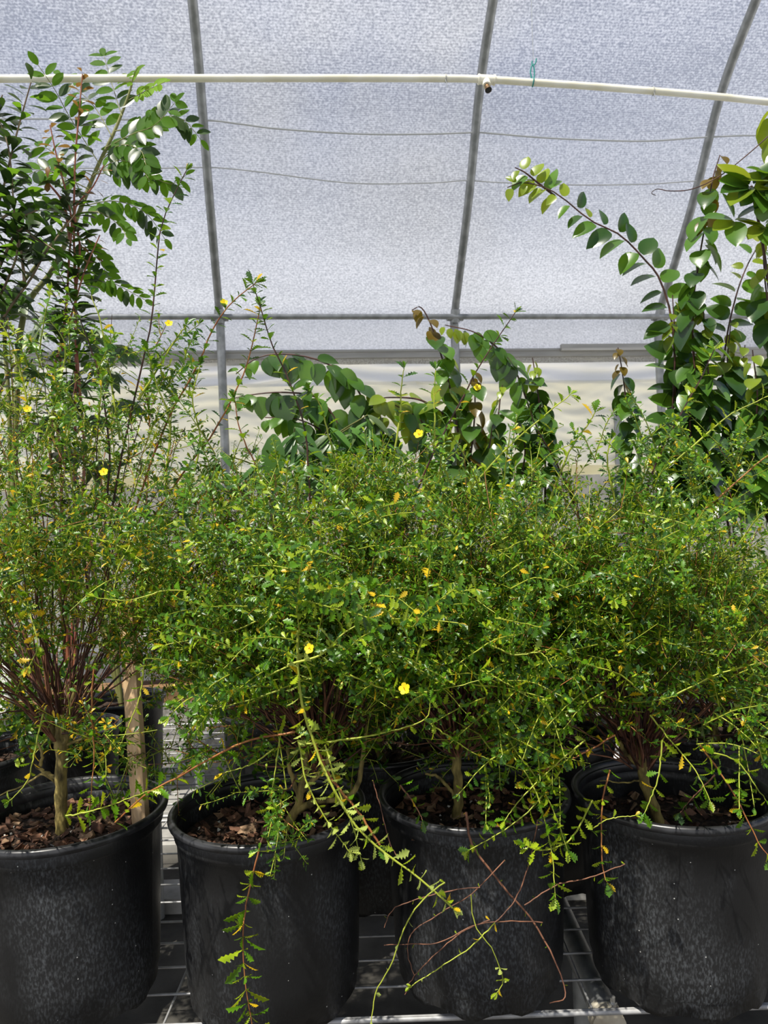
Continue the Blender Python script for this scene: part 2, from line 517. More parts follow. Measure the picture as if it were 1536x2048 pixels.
# ------------------------------------------------------------ pots
def pot_at(th, H=0.41, R=0.215, chips=0, soil_drop=0.06, scale_chips=1.0, seed=1, seg=72):
    """pot > rim, soil (> bark_chips) as parts of the plant thing; local coordinates"""
    k = R / 0.215
    mb = MB()

    def scal(Z, a):
        lobe = np.clip(np.sin(a * 9) * 1.6, -1, 1) * 0.5 + 0.5
        return Z + np.where(Z < 0.012, 0.014 * lobe, 0)
    prof = [(.150, .012), (.170, .004), (.178, .004), (.1815, .018), (.182, .045), (.187, .055), (.1895, .10), (.193, .20), (.1965, .30),
            (.199, .362), (.2035, .366), (.205, .372), (.205, .390), (.2035, .396), (.199, .400), (.197, .36), (.191, .20), (.182, .06), (0.0, .055)]
    mb.lathe([(r * k, z * H / .41) for r, z in prof], 0, seg, scal)
    pot = mb.build('pot', M['pot'], th, loc=(0, 0, 0))
    pot.rotation_euler.z = (seed * 1.7) % 6.28
    mb = MB()
    rim = [(.2045, .394), (.211, .393), (.2155, .396), (.217, .401), (.216, .407), (.212, .4105), (.207, .411), (.2025, .4085), (.2005, .402), (.1985, .396), (.1965, .390), (.1968, .38)]
    mb.lathe([(r * k, z * H / .41) for r, z in rim], 0, seg)
    mb.build('rim', M['potrim'], pot, loc=(0, 0, 0))
    # soil
    g = np.random.default_rng(seed)
    zs = H - soil_drop
    rs = np.linspace(0, 0.1945 * k, 14)
    a = np.linspace(0, 2 * np.pi, 49)
    Z = zs + g.normal(0, 0.004, (14, 49))
    Z[:, -1] = Z[:, 0]
    Z[0] = zs + 0.012
    Z[-1] = zs - 0.004
    V = np.stack([rs[:, None] * np.cos(a), rs[:, None] * np.sin(a), Z], -1)
    mb = MB()
    mb.grid(V)
    soil = mb.build('soil', M['soil'], th, loc=(0, 0, 0))
    if chips:
        mb = MB()
        for i in range(chips):
            r = 0.185 * k * math.sqrt(g.random())
            t = g.random() * 6.283
            s = np.array([g.uniform(.010, .032), g.uniform(.006, .016), g.uniform(.002, .006)]) * scale_chips
            if g.random() < 0.5:
                s *= 0.5
            mtx = np.array(Matrix.Rotation(g.random() * 6.28, 3, 'Z') @ Matrix.Rotation(g.normal(0, .45), 3, 'X') @ Matrix.Rotation(g.normal(0, .35), 3, 'Y'))
            n0 = mb.n
            mi = int(g.choice([0, 0, 0, 1, 2], p=[.4, .2, .15, .17, .08]))
            if mi == 2:
                s = np.array([.003, .003, .003])
            mb.box((r * math.cos(t), r * math.sin(t), zs + 0.004 + g.uniform(0, .006)), s, mi, mtx)
            mb.v[-1] = mb.v[-1] + g.normal(0, s[2] * .5, (8, 3)) + g.normal(0, s[1] * .14, (8, 3))
        c = mb.build('bark_chips', [M['chip'], M['chiplight'], M['perlite']], soil, smooth=False, loc=(0, 0, 0))
        c['kind'] = 'stuff'
    return pot


# ------------------------------------------------------------ damiana shrub
def shrub_mass(th, crown, H, S, n_stem, seed, tmpl, mats, leaf_len=(.010, .0185), twigs=8, start=.32, yellow=.03, lean=(0, 0),
               lime=.12, low=0, thick=.0026, dens=1.0, front=0.0, max_theta=82, stem_names=('branches', 'twigs', 'foliage')):
    g = np.random.default_rng(seed)
    crown = np.asarray(crown, float)
    n = n_stem + low
    phi = g.random(n) * 2 * np.pi
    u = g.random(n)
    theta = np.radians(max_theta) * np.sqrt(u)
    if low:
        theta[n_stem:] = np.radians(g.uniform(80, 108, low))
    Lm = H * np.cos(theta) ** 2 + S * np.sin(theta) ** 2
    Lm = Lm * g.uniform(.66, 1.06, n)
    npt = 12
    s = np.linspace(0, 1, npt)
    th_s = theta[:, None] * (0.78 + 0.22 * s)
    dirh = np.stack([np.cos(phi), np.sin(phi)], 1)
    seg = (Lm / (npt - 1))[:, None]
    hor = np.concatenate([np.zeros((n, 1)), np.cumsum(np.sin(th_s)[:, 1:] * seg, 1)], 1)
    ver = np.concatenate([np.zeros((n, 1)), np.cumsum(np.cos(th_s)[:, 1:] * seg, 1)], 1)
    wig = np.cumsum(g.normal(0, .006, (n, npt, 3)), 1)
    wig -= wig[:, :1]
    pts = np.stack([dirh[:, :1] * hor, dirh[:, 1:] * hor, ver], -1) + wig
    pts[:, :, 0] += lean[0] * (pts[:, :, 2])
    pts[:, :, 1] += lean[1] * (pts[:, :, 2])
    start_off = np.stack([dirh[:, 0] * .022, dirh[:, 1] * .022, g.uniform(-.06, .03, n)], 1)
    pts[:, :, 1] = np.where(pts[:, :, 1] < 0, pts[:, :, 1] * (1 - front), pts[:, :, 1])
    pts = pts + crown + start_off[:, None]
    rad = thick * g.uniform(.6, 1.15, n)[:, None] * (1 - .72 * s)[None]
    mb = MB()
    mb.tubes(pts, rad, g.integers(0, 2, n), 5, cap=False)
    br = mb.build(stem_names[0], [M['stem'], M['darkstem']], th)
    # twigs
    tm, nodes_p, nodes_t, node_y = [], [], [], []
    tp = 6
    allt, allr, allm = [], [], []
    tw = g.integers(max(2, twigs - 2), twigs + 3, n)
    si = np.repeat(np.arange(n), tw)
    k = len(si)
    ss = start + (1 - start) * g.random(k) ** 0.8
    fi = ss * (npt - 1)
    i0 = np.minimum(fi.astype(int), npt - 2)
    f = (fi - i0)[:, None]
    base = pts[si, i0] * (1 - f) + pts[si, i0 + 1] * f
    tan = unit(pts[si, i0 + 1] - pts[si, i0])
    rnd = unit(g.normal(0, 1, (k, 3)))
    d0 = unit(tan * .75 + rnd * .8 + np.array([0, 0, .12]))
    Lt = g.uniform(.06, .20, k) * (1.15 - .5 * ss)
    bend = unit(g.normal(0, 1, (k, 3))) * .25 + np.array([0, 0, .18])
    q = np.linspace(0, 1, tp)
    tpts = base[:, None] + Lt[:, None, None] * (d0[:, None] * q[None, :, None] + bend[:, None] * (q ** 2)[None, :, None] * .5)
    allt.append((tpts, np.broadcast_to(.0013 - .0007 * q, (k, tp))))
    # second order
    k2 = int(k * 1.6)
    pi = g.integers(0, k, k2)
    qq = g.uniform(.2, .95, k2)
    fi = qq * (tp - 1)
    i0 = np.minimum(fi.astype(int), tp - 2)
    f = (fi - i0)[:, None]
    b2 = tpts[pi, i0] * (1 - f) + tpts[pi, i0 + 1] * f
    t2 = unit(tpts[pi, i0 + 1] - tpts[pi, i0])
    d2 = unit(t2 * .7 + unit(g.normal(0, 1, (k2, 3))) * .8 + np.array([0, 0, .1]))
    L2 = g.uniform(.025, .085, k2)
    b2d = unit(g.normal(0, 1, (k2, 3))) * .25
    tpts2 = b2[:, None] + L2[:, None, None] * (d2[:, None] * q[None, :, None] + b2d[:, None] * (q ** 2)[None, :, None] * .5)
    allt.append((tpts2, np.broadcast_to(.0009 - .0004 * q, (k2, tp))))
    mb = MB()
    for a, r in allt:
        mb.tubes(a, r, (g.random(len(a)) < .22).astype(int), 4, cap=False)
    mb.build(stem_names[1], [M['twig'], M['orange']], th)
    # leaves
    def nodes(pt, step, s0):
        Ls = np.linalg.norm(np.diff(pt, axis=1), axis=2).sum(1)
        cnt = np.maximum(1, (Ls * (1 - s0) / step * dens).astype(int))
        ii = np.repeat(np.arange(len(pt)), cnt)
        w = s0 + (1 - s0) * g.random(len(ii))
        fi = w * (pt.shape[1] - 1)
        j = np.minimum(fi.astype(int), pt.shape[1] - 2)
        f = (fi - j)[:, None]
        return pt[ii, j] * (1 - f) + pt[ii, j + 1] * f, unit(pt[ii, j + 1] - pt[ii, j])
    A = [nodes(pts, .013, .45), nodes(tpts, .0062, .05), nodes(tpts2, .0058, .05),
         (tpts[:, -1], unit(tpts[:, -1] - tpts[:, -2])), (tpts2[:, -1], unit(tpts2[:, -1] - tpts2[:, -2]))]
    pp = np.concatenate([a[0] for a in A])
    tt = np.concatenate([a[1] for a in A])
    k = len(pp)
    rd = unit(np.cross(tt, unit(g.normal(0, 1, (k, 3)))))
    ld = unit(tt * g.uniform(.2, .9, (k, 1)) + rd * .9 + np.array([0, 0, .05]))
    nr = unit(tt * .8 - rd * .2 + np.array([0, 0, .5]) + g.normal(0, .3, (k, 3)))
    ln = g.uniform(*leaf_len, k) * np.where(g.random(k) < .3, .6, 1)
    hgt = (pp[:, 2] - crown[2]) / H
    mi = g.choice([0, 1, 2], k, p=[.55, .45 - lime, lime])
    mi = np.where(g.random(k) < yellow * (1.6 - hgt), 3, mi)
    mb = MB()
    mb.leaves(tmpl, pp, ld, nr, ln, mi, g.uniform(.85, 1.25, k))
    o = mb.build(stem_names[2], mats, th)
    return k


def shoot(th, line, step=.014, llen=.022, r0=.0018, r1=.0008, mats=('twig', 'leaf', 'lime', 'yellow'), probs=(.6, .35, .05), seed=0, per=3,
          s0=0.0, name='trailing_shoot', label=None, tip=True, grow=.0, droop=0.0, tmpl=None, mb=None):
    """a stem with leaf clusters at its nodes: one mesh part of the plant"""
    g = np.random.default_rng(seed + 100)
    own = mb is None
    mb = MB() if own else mb
    llen = llen * 1.28
    n = len(line)
    line = np.asarray(line) + np.concatenate([np.zeros((1, 3)), g.normal(0, .0005, (n - 1, 3))])
    mb.tubes(line, np.linspace(r0, r1, n), 0, 6)
    q, t, s = resample(line, step)
    keep = s >= s0
    q, t, s = q[keep], t[keep], s[keep]
    pp, dd, nn, ll = [], [], [], []
    ang = g.random() * 6
    for i in range(len(q)):
        ax = unit(np.cross(t[i], [0.3, 1, 0.2]))
        bx = np.cross(t[i], ax)
        c = per if g.random() < .75 else max(1, per - 1)
        ang += 1.9
        for j in range(c):
            a = ang + j * 6.283 / max(c, 2) + g.normal(0, .35)
            rd = ax * math.cos(a) + bx * math.sin(a)
            pp.append(q[i])
            dd.append(unit(t[i] * g.uniform(.3, .8) + rd + np.array([0, 0, -droop])))
            nn.append(unit(t[i] + np.array([0, -.2, .5]) + g.normal(0, .25, 3)))
            ll.append(llen * g.uniform(.6, 1.15) * (1 + grow * s[i]) * (1 if j < 2 else .65))
    if tip:
        for j in range(5):
            pp.append(line[-1])
            dd.append(unit(t[-1] + g.normal(0, .5, 3)))
            nn.append(unit(np.array([0, -.5, .8]) + g.normal(0, .4, 3)))
            ll.append(llen * g.uniform(.5, .9))
    if pp:
        k = len(pp)
        mb.leaves(tmpl or T_SERR, pp, dd, nn, ll, 1 + g.choice(len(probs), k, p=probs), g.uniform(1.0, 1.35, k))
    if not own:
        return None
    o = mb.build(name, [M[m] for m in mats], th)
    if label:
        o['label'] = label
    return o


def flower(th, pos, size=.011, facing=(0, -1, .4), seed=0):
    g = np.random.default_rng(seed)
    f = unit(np.array(facing, float))
    ax = unit(np.cross(f, [0.1, 0.2, 1]))
    bx = np.cross(f, ax)
    T = leaf_tmpl([0, .25, .55, .85, 1], [.1, .3, .42, .36, .12], .12, -.12)
    mb = MB()
    d = [unit(ax * math.cos(i * 1.2566) + bx * math.sin(i * 1.2566) + f * .25) for i in range(5)]
    mb.leaves(T, np.repeat([pos], 5, 0), d, np.repeat([f], 5, 0), size, 0)
    mb.leaves(T_LOW, np.repeat([pos + f * .001], 6, 0), [unit(f + g.normal(0, .35, 3)) for _ in range(6)], np.repeat([ax], 6, 0), size * .4, 1)
    o = mb.build('flower', [M['petal'], M['flower_eye']], th)
    o['label'] = 'small open yellow five petalled flower'
    return o


BENCH = 0.5
LM = [M['leaf'], M['leaf2'], M['lime'], M['yellow']]
front = [(-.730, 1.675), (-.278, 1.662), (.180, 1.702), (.617, 1.672)]
flabels = ['tall damiana shrub in the leftmost front pot, the one holding the wooden stake',
           'damiana shrub just right of the wooden stake, one leafy strand hanging down its pot',
           'damiana shrub in front pot crossed by bare brown and lime runners',
           'damiana shrub with a fan of bare brown stems in the rightmost front pot']
G = 'damiana shrubs in the front row'
plants = [thing('potted_shrub', flabels[i], 'shrub', (x, y, BENCH), G) for i, (x, y) in enumerate(front)]
for i, th in enumerate(plants):
    pot_at(th, seed=11 + i, chips=(320, 260, 220, 120)[i], soil_drop=(.055, .062, .062, .085)[i])


def trunk(th, lines, mats, y):
    mb = MB()
    for pts, r0, r1 in lines:
        l = pix(pts, y, n=14)
        l += np.concatenate([np.zeros((1, 3)), rng.normal(0, .0012, (13, 3))])
        rr = np.linspace(r0, r1, 14) * (1 + rng.normal(0, .05, 14))
        rr[0] *= 1.2
        mb.tubes(l, rr, 0, 10)
    return mb.build('trunk', mats, th)


trunk(plants[0], [([(125, 1668), (122, 1600), (124, 1520), (122, 1440)], .0135, .0125), ([(124, 1560), (90, 1545), (70, 1530)], .006, .003),
                  ([(80, 1532), (85, 1510), (76, 1485)], .004, .0025), ([(120, 1500), (100, 1450), (85, 1420)], .009, .005),
                  ([(126, 1490), (145, 1450), (160, 1400)], .009, .006), ([(126, 1590), (110, 1565), (85, 1548), (50, 1570), (0, 1590)], .004, .0015),
                  ([(130, 1490), (170, 1478), (225, 1485), (260, 1470)], .004, .0015), ([(122, 1440), (118, 1400), (112, 1360)], .008, .005),
                  ([(128, 1445), (140, 1420), (150, 1370)], .008, .005)], M['bark'], 1.675)
trunk(plants[1], [([(566, 1690), (575, 1650), (592, 1620), (604, 1580), (612, 1520), (618, 1440), (612, 1360)], .0125, .004),
                  ([(590, 1622), (640, 1600), (690, 1598), (716, 1570), (724, 1520), (735, 1450), (750, 1380)], .009, .003),
                  ([(604, 1580), (640, 1545), (660, 1500), (668, 1420), (680, 1350)], .007, .003), ([(598, 1590), (580, 1540), (575, 1490)], .006, .004)], M['bark'], 1.662)
trunk(plants[2], [([(912, 1652), (916, 1590), (914, 1530), (918, 1470)], .0115, .0105), ([(914, 1600), (893, 1570), (872, 1552), (850, 1548)], .005, .0025),
                  ([(917, 1480), (900, 1450), (890, 1420)], .008, .005), ([(917, 1490), (940, 1450), (955, 1430)], .008, .005)], M['bark'], 1.702)
trunk(plants[3], [([(1318, 1652), (1302, 1600), (1286, 1550), (1280, 1500)], .0125, .0105), ([(1282, 1535), (1255, 1510), (1238, 1482)], .006, .004),
                  ([(1282, 1515), (1310, 1492), (1340, 1490)], .006, .003), ([(1280, 1500), (1270, 1470), (1262, 1440)], .007, .004),
                  ([(1280, 1500), (1290, 1470), (1296, 1440)], .007, .004), ([(1282, 1560), (1240, 1565), (1200, 1560)], .002, .0012)], M['bark'], 1.672)

crowns = [P(122, 1425, 1.675), P(640, 1490, 1.69), P(916, 1455, 1.702), P(1280, 1482, 1.672)]
shrub_mass(plants[0], crowns[0], .86, .46, 80, 21, T_BULK, LM, twigs=9, start=.36, yellow=.11, lime=.12, low=5, lean=(-.02, .0), max_theta=60, front=.2, dens=1.15)
shrub_mass(plants[1], crowns[1], .65, .54, 130, 22, T_BULK, LM, twigs=9, start=.36, yellow=.012, lime=.16, low=6, max_theta=66, front=.38, dens=1.4)
shrub_mass(plants[2], crowns[2], .60, .50, 120, 23, T_BULK, LM, twigs=9, start=.34, yellow=.012, lime=.15, low=6, max_theta=64, front=.38, dens=1.4)
shrub_mass(plants[3], crowns[3], .62, .52, 125, 24, T_BULK, LM, twigs=9, start=.44, yellow=.025, lime=.16, low=6, max_theta=62, front=.35, dens=1.35)

# long shoots above the mass, and runners hanging in front of the pots
up = dict(name='upright_shoot', step=.020, llen=.025, r0=.0026, r1=.0010, per=3, probs=(.35, .6, .05))
DK = ('darkstem', 'leaf', 'leaf2', 'yellow')
SH = [
    (0, [(218, 1060), (245, 900), (275, 770), (303, 640), (316, 500), (330, 430), (372, 342)], 1.66, 1.60, DK, {}),
    (0, [(215, 1000), (218, 880), (195, 740), (160, 640), (118, 545)], 1.66, 1.62, DK, {}),
    (0, [(270, 1020), (330, 850), (390, 740), (430, 650), (470, 600), (512, 566)], 1.64, 1.60, ('orange', 'leaf', 'leaf2', 'yellow'), {}),
    (0, [(290, 1060), (370, 940), (430, 860), (490, 740), (515, 640), (520, 615)], 1.66, 1.62, ('orange', 'leaf', 'leaf2', 'yellow'), {}),
    (0, [(276, 800), (320, 730), (350, 680), (372, 652)], 1.63, 1.60, ('twig', 'leaf', 'leaf2', 'yellow'), {}),
    (0, [(240, 880), (215, 720), (200, 640), (182, 590)], 1.66, 1.64, ('twig', 'leaf', 'leaf2', 'yellow'), {}),
    (0, [(60, 900), (50, 780), (20, 680), (-5, 640)], 1.6, 1.56, ('twig', 'leaf', 'lime', 'yellow'), {}),
    (0, [(90, 880), (120, 760), (130, 690), (100, 640)], 1.6, 1.58, ('twig', 'leaf', 'leaf2', 'yellow'), {}),
    (0, [(330, 960), (340, 850), (310, 760), (296, 700)], 1.62, 1.6, ('twig', 'leaf', 'leaf2', 'yellow'), {}),
    (0, [(380, 980), (400, 880), (385, 800), (400, 730)], 1.62, 1.6, ('twig', 'leaf', 'leaf2', 'yellow'), {}),
    (1, [(622, 1100), (618, 960), (608, 850), (575, 755), (540, 680), (520, 610), (505, 568)], 1.60, 1.58, DK, {}),
    (1, [(690, 1000), (660, 880), (640, 810), (622, 785)], 1.60, 1.58, ('twig', 'leaf', 'leaf2', 'yellow'), {}),
    (1, [(560, 1050), (520, 950), (480, 860), (470, 800)], 1.62, 1.6, ('orange', 'leaf', 'leaf2', 'yellow'), {}),
    (2, [(800, 1060), (860, 920), (915, 815), (960, 730), (1030, 625)], 1.62, 1.56, DK, dict(s0=.25)),
    (2, [(790, 900), (800, 830), (802, 780), (808, 738)], 1.66, 1.64, ('twig', 'leaf', 'leaf2', 'yellow'), {}),
    (2, [(868, 900), (870, 840), (868, 790), (872, 740)], 1.66, 1.64, ('twig', 'leaf', 'leaf2', 'yellow'), {}),
    (2, [(930, 990), (1010, 900), (1090, 830), (1140, 790)], 1.60, 1.56, ('twig', 'leaf', 'lime', 'yellow'), {}),
    (3, [(1150, 1010), (1110, 920), (1075, 860), (1060, 820)], 1.64, 1.6, DK, {}),
    (3, [(1100, 1000), (1140, 900), (1175, 850), (1190, 825)], 1.60, 1.58, ('twig', 'leaf', 'leaf2', 'yellow'), {}),
    (3, [(1285, 1070), (1300, 960), (1350, 850), (1400, 760), (1428, 700)], 1.62, 1.56, ('darkstem', 'leaf', 'lime', 'yellow'), {}),
    (3, [(1330, 940), (1400, 880), (1460, 830), (1540, 790)], 1.58, 1.54, ('twig', 'leaf', 'lime', 'yellow'), {}),
    (3, [(1340, 1080), (1420, 1010), (1500, 940), (1545, 905)], 1.58, 1.54, ('orange', 'leaf', 'lime', 'yellow'), {}),
    (3, [(1230, 1000), (1215, 930), (1220, 880)], 1.6, 1.58, ('twig', 'leaf', 'leaf2', 'yellow'), {}),
]
for i, (pi_, pts, a, b, ms, kw) in enumerate(SH):
    d = dict(up)
    d.update(kw)
    shoot(plants[pi_], pix(pts, a, b, 20), mats=ms, seed=i, **d)

LI = ('twig', 'leaf', 'lime', 'yellow')
PAL = ('twig', 'palelime', 'lime', 'yellow')
BR = ('stem', 'lime', 'leaf', 'yellow')
OR = ('orange', 'leaf', 'lime', 'yellow')
RUN = [
    # plant, photo points, depth from/to, materials, options
    (1, [(596, 1260), (600, 1390), (640, 1520), (690, 1620), (750, 1690), (830, 1750), (905, 1815)], 1.24, 1.20, PAL, dict(r0=.0026, r1=.0016, llen=.022, step=.018, per=3, probs=(.7, .2, .1))),
    (1, [(625, 1480), (665, 1560), (712, 1618), (760, 1690)], 1.27, 1.22, OR, dict(r0=.0024, r1=.0018, step=.022, per=2)),
    (1, [(575, 1330), (640, 1310), (690, 1265), (745, 1235)], 1.18, 1.20, PAL, dict(r0=.0022, llen=.026, step=.026)),
    (1, [(596, 1480), (615, 1570), (660, 1650), (700, 1705)], 1.26, 1.22, PAL, dict(llen=.018, step=.014, per=3, probs=(.7, .2, .1))),
    (1, [(650, 1490), (680, 1590), (705, 1650), (722, 1720)], 1.26, 1.24, PAL, dict(llen=.018, step=.016, per=2, probs=(.6, .35, .05))),
    (1, [(612, 1488), (700, 1478), (790, 1460), (850, 1438), (862, 1400)], 1.27, 1.26, LI, dict(r0=.0018, llen=.018, step=.03, per=2, probs=(.6, .3, .1))),
    (1, [(850, 1440), (900, 1475), (945, 1505), (985, 1520)], 1.38, 1.40, LI, dict(llen=.018, step=.02)),
    (1, [(230, 1645), (290, 1590), (360, 1552), (430, 1512), (500, 1480), (590, 1464)], 1.36, 1.36, OR, dict(r0=.0016, r1=.0022, llen=.024, step=.034, per=2, probs=(.6, .3, .1))),
    (1, [(130, 1632), (170, 1625), (230, 1607), (300, 1580)], 1.36, 1.36, LI, dict(llen=.024, step=.022)),
    (1, [(520, 1690), (508, 1740), (494, 1800), (486, 1870), (490, 1960), (506, 2060)], 1.34, 1.30, ('orange', 'lime', 'leaf', 'yellow'), dict(r0=.0018, llen=.031, step=.022, per=4, probs=(.55, .4, .05), label='long strand of big lime leaves hanging down the pot front', s0=.08)),
    (1, [(586, 1605), (545, 1630), (520, 1690)], 1.40, 1.36, BR, dict(per=1, llen=.01, step=.05, r0=.0016, r1=.0016, tip=False)),
    (1, [(570, 1430), (556, 1500), (548, 1560), (538, 1625)], 1.38, 1.36, LI, dict(llen=.019, step=.028, per=2, probs=(.55, .25, .2))),
    (1, [(548, 1498), (500, 1530), (450, 1545)], 1.38, 1.36, LI, dict(llen=.022, step=.034, per=2)),
    (1, [(560, 1380), (500, 1400), (440, 1415), (400, 1432)], 1.34, 1.30, LI, dict(llen=.024, step=.018)),
    (1, [(580, 1330), (520, 1360), (470, 1385), (420, 1420)], 1.36, 1.30, LI, dict(llen=.024, step=.018)),
    (1, [(540, 1230), (470, 1260), (400, 1275), (330, 1290)], 1.40, 1.34, LI, dict(llen=.022, step=.016)),
    (1, [(420, 1190), (340, 1180), (260, 1200), (190, 1195)], 1.40, 1.34, LI, dict(llen=.022, step=.018)),
    (0, [(260, 1090), (235, 1140), (228, 1190), (240, 1215)], 1.40, 1.38, LI, dict(llen=.018, step=.03)),
    (0, [(86, 1428), (70, 1500), (55, 1560), (20, 1602)], 1.44, 1.40, LI, dict(llen=.018, step=.018, per=2, probs=(.5, .3, .2))),
    (0, [(188, 1330), (183, 1420), (188, 1500), (183, 1580), (178, 1632)], 1.42, 1.40, OR, dict(llen=.020, step=.015, probs=(.75, .17, .08))),
    (0, [(288, 1330), (280, 1390), (262, 1440), (240, 1490)], 1.45, 1.42, LI, dict(llen=.02, step=.02, probs=(.6, .2, .2))),
    (0, [(30, 1180), (60, 1230), (75, 1290), (60, 1330)], 1.4, 1.36, ('twig', 'yellow', 'lime', 'leaf'), dict(llen=.024, step=.024)),
    (2, [(890, 1765), (845, 1800), (812, 1850), (782, 1930), (752, 1985), (742, 2050)], 1.30, 1.28, PAL, dict(r0=.0014, r1=.0009, per=1, llen=.012, step=.045, probs=(.6, .3, .1))),
    (2, [(990, 1845), (940, 1895), (880, 1935), (822, 1972)], 1.34, 1.32, PAL, dict(r0=.0012, per=1, llen=.012, step=.04, probs=(.5, .4, .1))),
    (2, [(960, 1775), (900, 1782), (830, 1800), (785, 1820), (768, 1855)], 1.34, 1.33, BR, dict(r0=.0011, r1=.0007, per=1, llen=.009, step=.06, probs=(.6, .3, .1), tip=False)),
    (2, [(1010, 1720), (940, 1790), (870, 1832), (825, 1865), (815, 1905), (828, 1950)], 1.36, 1.34, BR, dict(r0=.0011, r1=.0008, per=1, llen=.007, step=.08, probs=(.6, .3, .1), tip=False)),
    (2, [(1085, 1845), (1020, 1842), (950, 1850), (880, 1885), (825, 1888), (768, 1890)], 1.36, 1.34, BR, dict(r0=.0011, r1=.0008, per=1, llen=.007, step=.08, probs=(.6, .3, .1), tip=False)),
    (2, [(980, 1840), (930, 1860), (880, 1900), (830, 1950), (810, 1990)], 1.36, 1.35, BR, dict(r0=.0011, r1=.0008, per=1, llen=.007, step=.08, probs=(.6, .3, .1), tip=False)),
    (2, [(1075, 1640), (1060, 1720), (1030, 1800), (990, 1845)], 1.40, 1.35, BR, dict(r0=.0012, r1=.0012, per=1, llen=.008, step=.08, probs=(.6, .3, .1), tip=False)),
    (2, [(932, 1624), (945, 1690), (1000, 1765), (1060, 1835), (1100, 1900), (1128, 1970), (1126, 2000), (1100, 2004)], 1.42, 1.34, BR, dict(r0=.0026, r1=.0008, per=1, llen=.007, step=.07, probs=(.6, .3, .1), tip=False, label='bare brown woody runner arching down past the pot')),
    (2, [(942, 1790), (950, 1850), (985, 1900), (1005, 1960), (995, 1985)], 1.34, 1.33, PAL, dict(r0=.0010, llen=.016, step=.02, s0=.75, probs=(.7, .2, .1))),
    (2, [(745, 1560), (760, 1610), (778, 1680), (795, 1715)], 1.42, 1.38, BR, dict(r0=.0011, r1=.0008, per=1, llen=.007, step=.08, tip=False, probs=(.6, .3, .1))),
    (2, [(800, 1570), (830, 1610), (845, 1640)], 1.40, 1.38, ('stem', 'leaf', 'leaf2', 'yellow'), dict(llen=.022, step=.016)),
    (2, [(980, 1290), (1030, 1310), (1080, 1305), (1105, 1335)], 1.34, 1.30, LI, dict(llen=.026, step=.02)),
    (2, [(700, 1350), (760, 1375), (830, 1385), (900, 1375), (960, 1360)], 1.36, 1.34, LI, dict(llen=.024, step=.016)),
    (2, [(960, 1340), (1010, 1365), (1050, 1390), (1080, 1400)], 1.36, 1.32, LI, dict(llen=.026, step=.016)),
    (2, [(990, 1430), (1030, 1500), (1075, 1560), (1110, 1630), (1135, 1700)], 1.44, 1.36, LI, dict(llen=.022, step=.017)),
    (2, [(1010, 1490), (1060, 1560), (1090, 1640), (1105, 1720), (1110, 1795)], 1.42, 1.34, LI, dict(llen=.024, step=.017)),
    (2, [(1150, 1500), (1100, 1570), (1060, 1620), (1000, 1665), (940, 1700)], 1.42, 1.36, LI, dict(llen=.02, step=.02, probs=(.5, .3, .2))),
    (2, [(1170, 1480), (1110, 1530), (1040, 1600), (1010, 1640)], 1.42, 1.36, LI, dict(llen=.02, step=.02)),
    (2, [(1185, 1600), (1140, 1680), (1080, 1700), (1050, 1690)], 1.42, 1.36, LI, dict(llen=.022, step=.018)),
    (2, [(960, 1470), (1000, 1520), (1050, 1540), (1120, 1530)], 1.44, 1.4, LI, dict(llen=.022, step=.018)),
    (2, [(1250, 1728), (1180, 1755), (1110, 1772), (1050, 1810)], 1.38, 1.36, BR, dict(r0=.0010, r1=.0012, per=1, llen=.008, step=.06, tip=False, probs=(.6, .3, .1))),
    (3, [(1230, 1470), (1160, 1510), (1100, 1535), (1050, 1560)], 1.46, 1.42, ('orange', 'lime', 'yellow', 'leaf'), dict(llen=.022, step=.026)),
    (3, [(1220, 1540), (1205, 1600), (1203, 1680), (1207, 1745), (1214, 1765)], 1.44, 1.40, OR, dict(llen=.022, step=.028, per=3)),
    (3, [(1325, 1480), (1315, 1560), (1290, 1625)], 1.42, 1.38, LI, dict(llen=.024, step=.03)),
    (3, [(1180, 1660), (1220, 1637), (1270, 1632)], 1.40, 1.38, LI, dict(r0=.0012, llen=.014, step=.05, per=1)),
    (3, [(1300, 1430), (1340, 1480), (1390, 1540), (1420, 1600)], 1.44, 1.38, LI, dict(llen=.022, step=.022)),
    (3, [(1400, 1490), (1450, 1560), (1490, 1630), (1520, 1690), (1545, 1720)], 1.42, 1.36, ('orange', 'leaf', 'lime', 'yellow'), dict(llen=.024, step=.024)),
    (3, [(1400, 1500), (1470, 1520), (1510, 1570), (1545, 1620)], 1.42, 1.38, LI, dict(llen=.02, step=.03, per=2)),
    (3, [(1430, 1550), (1390, 1590), (1360, 1625)], 1.52, 1.52, ('stem', 'leaf', 'leaf2', 'yellow'), dict(llen=.022, step=.016)),
    (3, [(1290, 1390), (1240, 1350), (1180, 1330), (1130, 1310)], 1.42, 1.36, LI, dict(llen=.022, step=.018)),
    (3, [(1350, 1390), (1430, 1350), (1500, 1330), (1545, 1320)], 1.42, 1.38, LI, dict(llen=.022, step=.022)),
    (3, [(1460, 1420), (1500, 1460), (1540, 1480)], 1.44, 1.40, LI, dict(llen=.024, step=.018)),
    (2, [(830, 1330), (850, 1250), (855, 1170), (860, 1110)], 1.34, 1.30, LI, dict(llen=.026, step=.016, name='upright_shoot')),
    (1, [(750, 1300), (735, 1250), (730, 1210), (735, 1180)], 1.24, 1.20, LI, dict(llen=.026, step=.014, name='upright_shoot')),
    (1, [(600, 1270), (595, 1230), (590, 1180)], 1.24, 1.22, LI, dict(llen=.026, step=.016, name='upright_shoot')),
]
for i, (pi_, pts, a, b, ms, kw) in enumerate(RUN):
    shoot(plants[pi_], pix(pts, a, b, 22), mats=ms, seed=60 + i, **kw)



